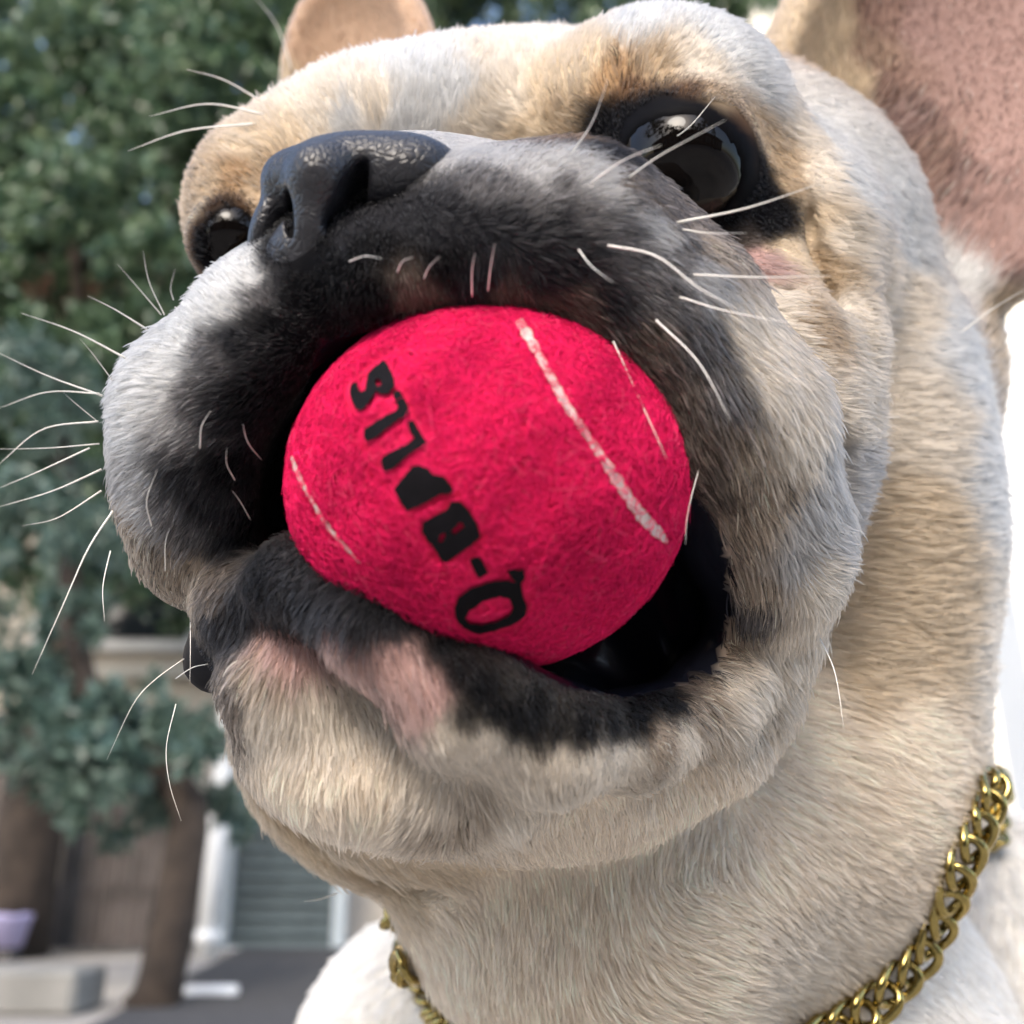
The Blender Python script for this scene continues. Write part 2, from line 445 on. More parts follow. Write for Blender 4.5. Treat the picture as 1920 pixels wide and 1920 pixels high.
COL = [
 (700,200,cream),(850,180,white),(600,190,cream),(780,120,white),(950,110,cream),(900,220,cream),(560,260,honey),(470,270,honey),(430,335,ginger),
 (400,340,tan),(370,395,honey),(352,470,honey),(352,530,honey),(650,235,white),(760,230,white),(530,310,tan),(480,370,tan),(600,250,cream),
 (420,390,black),(378,440,brown),(450,390,brown),(470,520,white),(430,540,white),(450,500,white),(400,385,brown),
 (1000,80,cream),(1040,150,honey),(1100,120,honey),(1150,140,ginger),(1180,172,brown),(1050,220,tan),(1000,250,honey),(950,190,cream),(1080,260,brown),
 (1120,240,black),(1130,280,black),(1200,40,white),(1300,110,cream),(1230,120,tan),(1340,190,tan),(1300,175,brown),(1390,240,brown),(1430,255,tan),(1485,340,tan),(1460,290,tan),
 (1455,380,black),(1250,200,black),(1200,215,black),(1350,245,black),(1415,320,black),(1160,290,black),(1440,425,black),(1440,350,black),(1430,310,black),(1465,400,black),(1400,268,black),(1330,214,black),(1110,262,black),(1140,225,black),(1168,205,black),(1455,420,black),(1300,402,taupe),(1240,380,taupe),(1180,340,taupe),(1380,430,taupe),
 (1400,60,white),(1450,150,white),(1550,250,white),(1500,240,cream),(1600,330,white),(1700,430,white),(1800,520,white),(1350,60,white),(1540,330,cream),(1520,420,honey),
 (1340,470,fawn),(1420,490,pink),(1480,470,honey),(1450,570,cream),(1540,500,tan),(1535,620,tan),(1500,650,cream),(1590,450,cream),(1600,600,cream),(1610,760,cream),(1590,900,ash),(1580,1000,ash),
 (860,290,ash),(830,268,ash),(940,306,ash),(1050,306,ash),(1000,332,ash),(1100,335,ash),(1050,350,slate),(950,345,slate),(1140,345,ash),(1230,425,ash),(1320,520,ash),(900,350,slate),(980,365,slate),(1100,385,slate),(1060,400,char),(950,400,char),
 (1000,440,char),(900,430,char),(1080,470,char),(1030,520,char),(1160,440,slate),(1200,500,slate),(1150,560,char),(1250,560,slate),(1290,480,slate),(1390,610,cream),(1320,640,slate),(1220,620,taupe),
 (1270,730,taupe),(1350,740,slate),(1430,690,cream),(1320,850,taupe),(1400,850,fawn),(1340,800,taupe),(1490,830,cream),(1560,900,ash),(1390,960,fawn),(1480,1050,ash),(1540,1080,cream),(1450,930,fawn),
 (1400,1150,slate),(1480,1200,cream),(1345,930,taupe),(1430,1080,fawn),(1500,960,ash),
 (700,450,black),(650,500,black),(600,560,black),(700,560,black),(770,545,taupe),(830,490,black),(820,420,char),(760,400,char),(900,520,char),(960,560,taupe),(1080,580,taupe),
 (490,600,black),(440,640,char),(390,670,slate),(540,660,black),(510,740,black),(460,760,black),(520,850,black),(500,950,black),(410,770,char),(360,750,slate),
 (310,690,white),(260,740,white),(345,625,white),(420,560,white),(480,545,slate),(500,535,char),(575,470,black),(520,480,black),(505,468,black),(495,490,char),(530,450,black),(560,500,black),(600,500,black),(540,520,black),(590,550,black),(515,510,char),(620,455,black),(645,440,char),(700,410,char),(550,560,black),(225,800,white),(310,810,ash),(250,880,ash),(350,890,char),(425,870,black),(300,950,slate),(245,1000,fawn),
 (360,990,slate),(450,1000,black),(290,1070,fawn),(360,1070,fawn),(400,1110,taupe),(260,940,ash),(330,880,char),(385,950,char),(330,850,slate),(420,1010,char),
 (350,1200,black),(345,1260,black),(400,1160,char),(395,1250,char),(480,1080,black),(560,1100,char),(640,1120,char),(600,1078,char),(650,1090,black),(705,1115,black),(755,1150,black),(620,1130,char),(680,1165,char),(580,1150,char),(730,1180,char),(1330,1300,fawn),(1300,1340,fawn),(1260,1310,black),(1320,1250,black),(1380,1180,fawn),(1200,1350,black),(1100,1365,black),(1000,1365,black),(1040,1425,cream),(980,1420,cream),(1110,1420,cream),(900,1395,cream),(1180,1410,cream),(520,1165,char),(700,1140,black),(450,1150,char),(430,1320,taupe),
 (540,1230,pink),(490,1280,fawn),(640,1240,pink),(740,1240,pink),(700,1320,cream),(590,1340,cream),(500,1350,cream),(820,1220,black),(900,1300,black),(1000,1350,black),(1100,1370,black),(1200,1330,black),
 (1290,1280,taupe),(1040,1375,black),(960,1355,black),(1150,1355,black),(1240,1315,black),(1280,1240,black),(870,1345,black),(1180,1370,black),(850,1270,black),(930,1345,black),(850,1370,cream),(800,1300,pink),(950,1450,cream),(1150,1440,cream),(1290,1380,cream),(1370,1290,cream),(1240,1380,fawn),(1420,1260,cream),(1340,1220,fawn),
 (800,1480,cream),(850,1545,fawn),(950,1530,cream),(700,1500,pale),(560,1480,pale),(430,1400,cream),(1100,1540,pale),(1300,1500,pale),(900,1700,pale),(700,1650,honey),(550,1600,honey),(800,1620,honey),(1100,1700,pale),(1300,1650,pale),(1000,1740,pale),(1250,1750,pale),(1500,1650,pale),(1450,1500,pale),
 (1000,1850,pale),(1300,1850,pale),(850,1850,pale),(1150,1880,pale),(640,1850,lit_white),(690,1790,lit_white),(600,1900,lit_white),(720,1880,lit_white),(1500,1750,cream),(1850,1750,lit_white),(1900,1600,lit_white),(1800,1880,lit_white),(1890,1850,lit_white),
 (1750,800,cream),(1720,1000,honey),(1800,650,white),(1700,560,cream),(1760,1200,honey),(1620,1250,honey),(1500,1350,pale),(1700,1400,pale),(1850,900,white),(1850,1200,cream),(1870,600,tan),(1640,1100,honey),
 (1560,60,honey),(1600,160,honey),(1640,90,(.36,.25,.19)),(1670,180,(.34,.22,.18)),(1740,310,(.34,.22,.18)),(1660,40,(.34,.22,.18)),(1700,220,earpink),(1850,100,earpink),(1900,300,earpink),(1800,330,earpink),(1860,440,earpink),(1720,50,earpink),(1900,470,earpink),
 (560,90,peach),(700,40,peach),(620,40,peach),(780,50,peach),(540,130,honey),(650,80,peach)]
LEN = [(575,480,0),(560,535,.10),(592,540,.10),(540,500,.07),(602,470,.08),(575,560,.11),(700,200,.7),(900,150,.75),(560,260,.6),(400,340,.45),(360,450,.45),(430,420,.16),(400,500,.16),(1050,180,.55),(1200,100,.65),(1300,250,.1),(1150,270,.25),(1430,390,.3),(1262,212,.04),(1345,232,.04),(1190,238,.05),(1410,300,.05),(1240,225,.04),(1300,215,.04),(1380,262,.04),(1440,380,.1),(1300,170,.3),(1420,240,.3),(1180,190,.3),(1470,330,.35),
 (1450,200,.75),(1600,400,.75),(1450,520,.6),(1540,620,.6),(1600,800,.7),(620,500,.10),(700,430,.12),(560,600,.15),(650,560,.2),(750,540,.28),(830,430,.2),(900,350,.3),(1000,420,.36),
 (1150,470,.45),(1100,560,.42),(900,540,.35),(1250,650,.6),(1400,700,.7),(1350,900,.75),(1450,1000,.8),(1400,1180,.75),(450,660,.25),(500,850,.28),(380,750,.42),(280,720,.5),(240,850,.55),(300,1000,.6),(400,1080,.5),
 (430,560,.45),(350,1230,.0),(420,1200,.5),(500,1120,.32),(620,1150,.6),(560,1270,.7),(720,1280,.7),(750,1170,.3),(900,1280,.2),(1050,1360,.25),(1200,1320,.25),(1300,1270,.45),(1050,1420,.35),(700,1420,.65),(1000,1480,.7),(1350,1350,.7),
 (850,1545,.9),(800,1750,.8),(550,1560,.7),(1200,1700,.9),(650,1850,.8),(1300,1880,1.0),(1750,1000,.95),(1750,600,.8),(1850,1750,.9),(1600,1350,.9),
 (1580,120,.5),(1660,220,.9),(1750,320,.9),(1850,470,.8),(1750,120,.14),(1850,250,.18),(1900,60,.12),(640,60,.22),(540,120,.4),(760,50,.22)]
DIR = [(700,200,-.2,-1),(850,150,.1,-1),(560,240,-.6,-.8),(450,300,-.8,-.5),(370,400,-1,-.2),(360,500,-1,.1),(620,200,-.4,-.9),(1000,100,0,-1),(1050,170,-.1,-1),(960,250,-.9,-.3),(1100,120,.1,-1),(1080,250,-.8,-.3),(1200,60,.2,-1),(1200,180,.2,-1),
 (1300,130,.7,-.7),(1300,200,.6,-.5),(1400,230,.8,.4),(1450,300,.7,.6),(1440,400,.8,.5),(1300,400,.9,.4),(1500,250,.9,.2),(1550,250,1,.2),(1600,330,1,.15),(1450,120,.8,-.3),(1700,420,1,.25),(1450,460,.9,.3),(1550,560,1,.1),(1600,600,1,.1),
 (1620,750,1,.15),(1600,900,1,.2),(1560,1000,1,.3),(1750,700,1,.05),(1750,1000,1,0),(1700,1250,1,.1),(1600,1400,.9,.3),(1800,1200,1,0),(1500,1500,.8,.5),(760,245,.2,-1),(640,255,-.3,-1),
 (900,340,.5,-.8),(950,320,.5,-.6),(1050,330,.8,-.4),(1000,400,.8,-.5),(1100,420,.9,-.2),(1150,480,.9,.2),(1050,500,.8,.4),(1200,560,.8,.6),(1280,620,.6,.8),(1330,760,.4,.9),(1400,900,.35,.95),(1430,1050,.2,1),(1400,1150,-.1,1),
 (1480,850,.6,.8),(1540,950,.7,.7),(1300,480,.9,.4),(1400,640,.8,.6),(950,520,.3,1),(880,530,.1,1),(800,500,.3,.9),(680,520,.1,1),(480,560,-.7,-.4),(350,620,-.8,-.4),(300,700,-1,-.1),(250,800,-1,.2),(350,800,-.8,.5),(250,920,-.8,.5),
 (350,950,-.5,.85),(300,1060,-.3,.95),(420,950,-.3,.9),(480,750,-.6,.6),(430,680,-.9,.1),(430,540,-.6,-.7),(460,1180,-.5,.8),(560,1110,-.5,.8),(640,1150,-.2,1),(520,1260,-.2,1),(620,1260,.1,1),(750,1260,.4,.9),(850,1330,.4,.9),(950,1400,.3,1),
 (1050,1410,0,1),(1250,1350,.7,.7),(1350,1250,.8,.6),(420,1330,-.4,.9),(430,1430,-.7,.7),(700,1400,.1,1),(800,1540,-.6,.8),(850,1550,0,1),(900,1540,.5,.8),(1000,1500,.2,1),(1200,1450,.5,.9),(1240,1500,.3,1),(1280,1560,-.5,.9),
 (550,1600,-.7,.7),(800,1700,.9,.3),(1000,1720,.1,1),(1150,1650,.1,1),(1300,1700,.8,.2),(900,1850,.2,1),(1300,1850,.8,.3),(640,1850,-.4,1),(1850,1700,.2,1),(1600,120,-.3,-1),(1650,210,.6,-.8),(1720,290,.7,-.7),(1850,460,.5,-.8),
 (1800,200,.3,-1),(1880,100,.2,-1),(650,50,-.2,-1)]
def resolve(tab, val):
    ps, vs_ = [], []
    for r in tab:
        h = hit(r[0], r[1])
        if h is None: continue
        ps.append(h[0]); vs_.append(val(r, h))
    return np.array(ps), np.array(vs_, float)
cP, cV = resolve(COL, lambda r, h: r[2])
lP, lV = resolve(LEN, lambda r, h: [r[2]])
dP, dV = resolve(DIR, lambda r, h: np.array([r[2], -r[3], 0]) / math.hypot(r[2], r[3]))
def blend(pts, ps, vs_, s0, far):
    out = np.zeros((len(pts), vs_.shape[1]))
    for i in range(0, len(pts), 20000):
        q = pts[i:i + 20000]
        d2 = ((q[:, None] - ps[None]) ** 2).sum(-1)
        w = 1.0 / (d2 + s0) ** far
        out[i:i + 20000] = (w @ vs_) / w.sum(1, keepdims=True)
    return out
def noise3(p, f, seed):
    r = np.random.default_rng(seed)
    v = 0
    for k in range(7):
        d = r.normal(size=3); d *= f * (0.6 + r.random() * 1.2) / np.linalg.norm(d)
        v = v + np.sin(p @ d + r.random() * 6.28 + 1.5 * np.sin(p @ np.roll(d, 1) * .7))
    return v / 4
MOUTH = [[(560,960),(545,800),(600,640),(740,590),(880,585),(1090,615),(1200,720),(1262,850),(1300,920),(1368,1010),(1365,1150),(1290,1280),(1180,1310),(1060,1290),(900,1205),(720,1100)]]
def pip(polys, q):
    q = np.asarray(q, float); r = np.zeros(len(q), bool)
    for poly in polys:
        pl = np.array(poly, float); b = np.roll(pl, -1, 0)
        for (x0, y0), (x1, y1) in zip(pl, b):
            if y0 == y1: continue
            r ^= ((y0 > q[:, 1]) != (y1 > q[:, 1])) & (q[:, 0] < (x1 - x0) * (q[:, 1] - y0) / (y1 - y0) + x0)
    return r
def in_mouth(p):
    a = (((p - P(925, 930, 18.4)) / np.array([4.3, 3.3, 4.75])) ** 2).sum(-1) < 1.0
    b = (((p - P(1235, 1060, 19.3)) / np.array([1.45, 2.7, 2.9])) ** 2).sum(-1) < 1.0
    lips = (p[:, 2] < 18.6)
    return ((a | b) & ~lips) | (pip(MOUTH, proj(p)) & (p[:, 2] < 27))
EYE_RIM = [(P(1285, 318, 22.0), frame((0.05, 0, 1), (1, -.40, 0)), np.array([2.2, 1.58, 2.6])), (P(424, 455, 23.6), np.eye(3), np.array([.84, 1.2, 1.25]))]
def eye_rim(p, soft):
    m = np.zeros(len(p))
    for c, R_, r in EYE_RIM:
        k = np.sqrt((((p - c) @ R_.T / r) ** 2).sum(-1))
        m = np.maximum(m, np.clip((1 + soft - k) / (2 * soft), 0, 1))
    return m
def coat_colour(p):
    q = p + np.stack([noise3(p, 3.2, 1), noise3(p, 3.2, 2), noise3(p, 3.2, 3)], -1) * 0.10
    c = blend(q, cP, cV, .035, 2.8)
    e = eye_rim(q, .24)[:, None] ** 1.5
    c = c * (1 - e) + np.array(black) * e
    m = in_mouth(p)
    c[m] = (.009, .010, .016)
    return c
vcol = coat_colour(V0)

# ------------------------------------------------------------------ dog materials
def skin_mat():
    m, n, l, b = new_mat('dog_skin')
    a = n.new('ShaderNodeAttribute'); a.attribute_name = 'coat'
    l.new(a.outputs['Color'], b.inputs['Base Color'])
    b.inputs['Roughness'].default_value = 0.6
    w = n.new('ShaderNodeAttribute'); w.attribute_name = 'wet'
    for socket, dry, wet in (('Roughness', .6, .22), ('Specular IOR Level', .03, .5)):
        mr = n.new('ShaderNodeMapRange')
        mr.inputs[3].default_value, mr.inputs[4].default_value = dry, wet
        l.new(w.outputs['Fac'], mr.inputs[0]); l.new(mr.outputs[0], b.inputs[socket])
    tc = n.new('ShaderNodeTexCoord'); nz = n.new('ShaderNodeTexNoise')
    nz.inputs['Scale'].default_value = 900; nz.inputs['Detail'].default_value = 4
    l.new(tc.outputs['Object'], nz.inputs['Vector'])
    bp = n.new('ShaderNodeBump'); bp.inputs['Strength'].default_value = .15; bp.inputs['Distance'].default_value = .0003
    l.new(nz.outputs['Fac'], bp.inputs['Height']); l.new(bp.outputs[0], b.inputs['Normal'])
    return m
def hair_mat(name, attr, rough=.52):
    m = bpy.data.materials.new(name); m.use_nodes = True
    n, l = m.node_tree.nodes, m.node_tree.links
    n.clear()
    out = n.new('ShaderNodeOutputMaterial')
    a = n.new('ShaderNodeAttribute'); a.attribute_name = attr
    hp = n.new('ShaderNodeBsdfHairPrincipled')
    hp.parametrization = 'COLOR'
    hp.inputs['Roughness'].default_value = rough
    hp.inputs['Radial Roughness'].default_value = .6
    hp.inputs['IOR'].default_value = 1.38
    l.new(a.outputs['Color'], hp.inputs['Color'])
    df = n.new('ShaderNodeBsdfDiffuse')
    l.new(a.outputs['Color'], df.inputs['Color'])
    mx = n.new('ShaderNodeMixShader'); mx.inputs[0].default_value = .5
    l.new(hp.outputs[0], mx.inputs[1]); l.new(df.outputs[0], mx.inputs[2])
    l.new(mx.outputs[0], out.inputs['Surface'])
    return m
SKIN = skin_mat()
FUR = hair_mat('coat_hair', 'tint')
def curves_obj(name, strands, radius, tint, m, parent, **k):
    """strands: (N, S, 3) world metres; radius (N, S); tint (N, 3)"""
    N, S = strands.shape[:2]
    hc = bpy.data.hair_curves.new(name)
    hc.add_curves([S] * N)
    hc.attributes['position'].data.foreach_set('vector', strands.astype(np.float32).ravel())
    ra = hc.attributes.get('radius') or hc.attributes.new('radius', 'FLOAT', 'POINT')
    ra.data.foreach_set('value', radius.astype(np.float32).ravel())
    ca = hc.attributes.new('tint', 'FLOAT_COLOR', 'CURVE')
    ca.data.foreach_set('color', np.hstack([tint, np.ones((N, 1))]).astype(np.float32).ravel())
    hc.materials.append(m)
    o = bpy.data.objects.new(name, hc)
    C.objects.link(o)
    o.parent = parent
    o.matrix_parent_inverse = Matrix.Translation(-Vector(parent.location))
    return prop(o, **k)

# ------------------------------------------------------------------ dog: root, body, nose, eyes
dog = empty('dog', (0.08, 0.42, 0), label='cream french bulldog with a dark muzzle, gripping a pink ball in its open mouth', cat='dog')
body = mesh_obj('body', W0, Q0, SKIN, dog)
wt = body.data.attributes.new('wet', 'FLOAT', 'POINT')
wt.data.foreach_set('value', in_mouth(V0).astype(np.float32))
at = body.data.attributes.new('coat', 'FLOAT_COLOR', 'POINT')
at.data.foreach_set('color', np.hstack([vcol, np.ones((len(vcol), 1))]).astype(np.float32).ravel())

NF = Field(axis((-4.6, -0.4, .045)), axis((3.4, 6.6, .045)), axis((14.2, 19.0, .06)))
def rz(dx, dy):      # local x along an image direction
    return frame((0, 0, 1), (dx, -dy, 0))
NF.ell(P(690, 345, 17.4), (1.55, .77, 1.5), .4)
NF.ell(P(605, 345, 16.5), (.62, .62, .95), .3)
NF.chain([(605, 340, 16.1, .46), (594, 420, 16.25, .40), (585, 470, 16.55, .42)], .3)
NF.ell(P(568, 492, 16.42), (.66, .70, .40), .3)
NF.ell(P(765, 335, 16.75), (.92, .66, .95), .3, rz(1, -.15))
NF.ell(P(545, 345, 17.0), (.5, .5, .7), .3)
NF.ell(P(508, 430, 17.2), (.30, .72, .75), .2, rz(1, .35))
NF.ell(P(655, 362, 15.9), (.62, .17, 1.4), .12, rz(-.42, 1), 'sub')
NF.ell(P(634, 408, 15.9), (.26, .2, 1.4), .14, rz(-.7, 1), 'sub')
NF.ell(P(549, 410, 16.4), (.44, .10, .9), .08, rz(.12, 1), 'sub')
NF.cap(P(580, 440, 15.75), P(576, 570, 15.95), .07, .07, .10, 'sub')
VN, QN = NF.surface()
VN = relax(VN, QN, 2) + np.array([0, 0, .06])
def nose_mat():
    m, n, l, b = new_mat('nose_leather')
    b.inputs['Base Color'].default_value = (.016, .016, .020, 1)
    b.inputs['Roughness'].default_value = .40
    tc = n.new('ShaderNodeTexCoord')
    v = n.new('ShaderNodeTexVoronoi'); v.feature = 'DISTANCE_TO_EDGE'; v.inputs['Scale'].default_value = 720
    nz = n.new('ShaderNodeTexNoise'); nz.inputs['Scale'].default_value = 300
    mx = n.new('ShaderNodeVectorMath'); mx.operation = 'MULTIPLY_ADD'
    mx.inputs[1].default_value = (.0025,) * 3
    l.new(tc.outputs['Object'], nz.inputs['Vector'])
    l.new(nz.outputs['Color'], mx.inputs[0]); l.new(tc.outputs['Object'], mx.inputs[2])
    l.new(mx.outputs[0], v.inputs['Vector'])
    mr = n.new('ShaderNodeMapRange'); mr.inputs[2].default_value = .22
    l.new(v.outputs['Distance'], mr.inputs[0])
    bp = n.new('ShaderNodeBump'); bp.inputs['Strength'].default_value = .4; bp.inputs['Distance'].default_value = .0003
    l.new(mr.outputs[0], bp.inputs['Height']); l.new(bp.outputs[0], b.inputs['Normal'])
    return m
mesh_obj('nose', to_world(VN), QN, nose_mat(), dog)

def eye_mat():
    m, n, l, b = new_mat('eye_wet')
    b.inputs['Base Color'].default_value = (.003, .0022, .002, 1)
    b.inputs['Roughness'].default_value = .015
    b.inputs['IOR'].default_value = 1.34
    b.inputs['Specular IOR Level'].default_value = .36
    return m
EYE = eye_mat()
def uvsphere(nu, nv):
    v = [(0, 0, 1)]
    for i in range(1, nv):
        for j in range(nu):
            a, b = math.pi * i / nv, 2 * math.pi * j / nu
            v.append((math.sin(a) * math.cos(b), math.sin(a) * math.sin(b), math.cos(a)))
    v.append((0, 0, -1))
    f = [(0, 1 + j, 1 + (j + 1) % nu) for j in range(nu)]
    for i in range(nv - 2):
        for j in range(nu):
            f.append((1 + i * nu + j, 1 + (i + 1) * nu + j, 1 + (i + 1) * nu + (j + 1) % nu, 1 + i * nu + (j + 1) % nu))
    b = len(v) - 1
    f += [(b, 1 + (nv - 2) * nu + (j + 1) % nu, 1 + (nv - 2) * nu + j) for j in range(nu)]
    return np.array(v), f
for c, r in EYES:
    v, f = uvsphere(48, 32)
    mesh_obj('eye', to_world(v * r + c), f, EYE, dog)

# ------------------------------------------------------------------ dog: fur
def grow(total):
    tri = V0[T0]
    nrm = np.cross(tri[:, 1] - tri[:, 0], tri[:, 2] - tri[:, 0])
    area = np.linalg.norm(nrm, axis=1) / 2
    nrm /= np.linalg.norm(nrm, axis=1)[:, None] + 1e-12
    cen = tri.mean(1)
    pp = proj(cen)
    vd = -cen / np.linalg.norm(cen, axis=1)[:, None]
    face = (nrm * vd).sum(1)
    near = np.clip((22 / cen[:, 2]) ** 1.6, .1, 3)
    off = np.maximum.reduce([-pp[:, 0], pp[:, 0] - 1920, -pp[:, 1], pp[:, 1] - 1920, np.zeros(len(pp))])
    wgt = area * near * np.where(face > -.35, 1, .15) * np.exp(-off / 180).clip(.012)
    wgt[in_mouth(cen)] = 0
    wgt /= wgt.sum()
    ti = rng.choice(len(tri), total, p=wgt)
    u = rng.random((total, 2)); fl = u.sum(1) > 1; u[fl] = 1 - u[fl]
    t = tri[ti]
    p = t[:, 0] + u[:, :1] * (t[:, 1] - t[:, 0]) + u[:, 1:] * (t[:, 2] - t[:, 0])
    n = D.grad(p)
    L = blend(p, lP, lV, .04, 2.2)[:, 0]
    L = L * (1 - .68 * eye_rim(p, .28))
    keep = L > .06
    p, n, L = p[keep], n[keep], L[keep]
    d = blend(p, dP, dV, .06, 1.8)
    d += .13 * np.stack([noise3(p, 2.0, 11), noise3(p, 2.0, 12), noise3(p, 2.0, 13)], -1)
    d -= n * (d * n).sum(1, keepdims=True)
    d /= np.linalg.norm(d, axis=1)[:, None] + 1e-6
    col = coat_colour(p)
    N = len(p)
    L = L * (.42 + .38 * rng.random(N))
    guard = rng.random(N) < .11
    L = np.where(guard, L * 1.3, L)
    lift = .20 + .09 * rng.standard_normal(N)
    d1 = d + rng.standard_normal((N, 3)) * .11
    t0 = d1 + n * (lift[:, None] + .25)
    t1 = d1 + n * (lift[:, None] - .12) + rng.standard_normal((N, 3)) * .05
    t0 /= np.linalg.norm(t0, axis=1)[:, None]; t1 /= np.linalg.norm(t1, axis=1)[:, None]
    q0 = p - n * .01
    q1 = q0 + t0 * (L * .38)[:, None]
    q2 = q1 + (t0 * .4 + t1 * .6) * (L * .34)[:, None]
    q3 = q2 + t1 * (L * .30)[:, None]
    # tufts: neighbouring hairs lean together at their tips
    nc = N // 26
    ci = rng.choice(N, nc, replace=False)
    kd = KDTree(nc)
    for i, c in enumerate(ci): kd.insert(p[c], i)
    kd.balance()
    own = np.fromiter((kd.find(x)[1] for x in p), int, N)
    c = ci[own]
    s = (.12 + .5 * rng.random(nc))[own][:, None]
    q3 += (q3[c] + (p - p[c]) * .25 - q3) * s * .8
    q2 += (q2[c] + (p - p[c]) * .6 - q2) * s * .45
    S = np.stack([q0, q1, q2, q3], 1)
    # never dip into the skin
    for k in (1, 2, 3):
        f = D.sample(S[:, k]); m = f < .03
        S[m, k] += n[m] * (.05 - f[m])[:, None]
    lum = col.mean(1)
    tone = (.82 + .36 * rng.random(N)) * (1 + .05 * noise3(p, 2.4, 21)) * np.array(.90 + .20 * rng.random(nc))[own]
    col = np.clip(col * tone[:, None], .003, .92)
    u_ = rng.random(N)
    dark = u_ < np.where((lum > .06) & (lum < .30), .22, np.where(lum < .38, .06, .0))
    col[dark] *= .22
    pale_ = (u_ > .93) & (lum < .30)
    col[pale_] = np.clip(col[pale_] * 2.2 + .02, 0, .7)
    R = np.where(guard, 1.75, 1.0)[:, None] * (np.where(L < .3, .0055, .0068) * (.8 + .5 * rng.random(N)))[:, None] * np.array([[1, 1, .8, .25]])
    R = R * (p[:, 2:3] / 19) ** .8
    return to_world(S), R / 100, col
if DEV != 'nofur':
    S, R, tint = grow(int(os.environ.get('DOG_N', '450000')))
    curves_obj('fur', S, R, tint, FUR, dog, kind='stuff')
    print('fur', len(S))

# ------------------------------------------------------------------ dog: whiskers
WH = [((192,742),(90,705),(-6,660),1.0),((186,738),(90,735),(-4,766),.8),((184,790),(80,805),(-4,872),.9),((186,832),(90,840),(-4,842),.7),((168,840),(70,885),(-4,916),.8),
 ((190,880),(100,920),(-4,951),1.0),((190,920),(110,970),(42,986),.8),((212,958),(165,1030),(120,1130),(60,1265),1.1),((207,1033),(193,1100),(196,1165),.7),((240,674),(140,622),(40,587),1.0),
 ((275,617),(215,580),(165,555),.9),((302,590),(255,535),(220,495),.6),((308,590),(280,530),(268,470),.7),((325,562),(320,540),(328,505),.5),((212,715),(175,665),(150,635),.5),((180,788),(140,755),(118,735),.5),
 ((345,1235),(290,1275),(250,1320),(200,1425),.6),((330,1320),(312,1400),(318,1470),(340,1540),.5),((548,132),(520,50),(478,-6),.9),((490,190),(420,150),(350,130),.9),((495,215),(390,195),(280,218),1.0),((480,232),(350,245),(240,283),1.0),
 ((1270,417),(1400,390),(1535,345),1.25),((1280,430),(1330,437),(1400,437),.7),((1140,460),(1230,480),(1310,540),(1385,580),1.15),((1300,515),(1430,520),(1560,517),.9),((1275,557),(1370,585),(1540,615),.9),
 ((1230,600),(1310,680),(1370,790),1.0),((1085,468),(1110,500),(1150,530),.7),((1070,290),(1110,230),(1140,150),.8),((1105,345),(1170,300),(1240,272),1.0),((1240,272),(1290,240),(1340,182),.8),((1180,332),(1240,290),(1360,225),.9),
 ((1533,1190),(1565,1260),(1583,1370),.9),((1800,625),(1860,580),(1926,540),.8),((915,545),(920,500),(928,455),.8),((885,556),(885,510),(890,475),.8),((655,490),(685,480),(715,485),.7),((745,510),(755,490),(775,482),.7),((795,522),(805,500),(825,480),.7),
 ((285,990),(275,940),(295,880),.8),((310,1070),(310,1020),(318,990),.6),((375,840),(378,800),(395,770),.8),((490,862),(465,830),(455,795),.8),((440,900),(425,870),(425,840),.6),((470,975),(450,940),(435,920),.7),((1150,640),(1200,750),(1250,860),.7),
 ((357,1160),(357,1220),(356,1285),.5),((330,1272),(360,1252),(390,1245),.6),((632,1675),(600,1686),(570,1690),.5),((1310,880),(1290,960),(1285,1020),.45)]
whisk = mat('whisker_hair', (.93, .90, .84), .35)
for w in WH:
    pts, th = w[:-1], w[-1]
    h = hit(*pts[0]); dx = 0
    if h is None:
        for dx in range(10, 90, 10):
            h = hit(pts[0][0] + dx, pts[0][1] + dx * .2) or hit(pts[0][0] + dx, pts[0][1] - dx * .3)
            if h is not None: break
    z0 = h[0][2] + (.3 if dx else 0) if h is not None else 22
    n_ = len(pts) - 1
    q = []
    for i, (x, y) in enumerate(pts):
        z = z0 - .15 - (.35 if i else 0) * i / n_ * 3
        hh = hit(x, y)
        if hh is not None and i: z = min(z, hh[0][2] - .35 - .25 * i)
        hb = None
        q.append(P(x, y, z))
    path = spline(q, 14)
    rad = np.linspace(1, .12, 14) * .0225 * th * (z0 / 19)
    v, f = tube(to_world(path), rad / 100, 5)
    mesh_obj('whisker', v, f, whisk, dog)

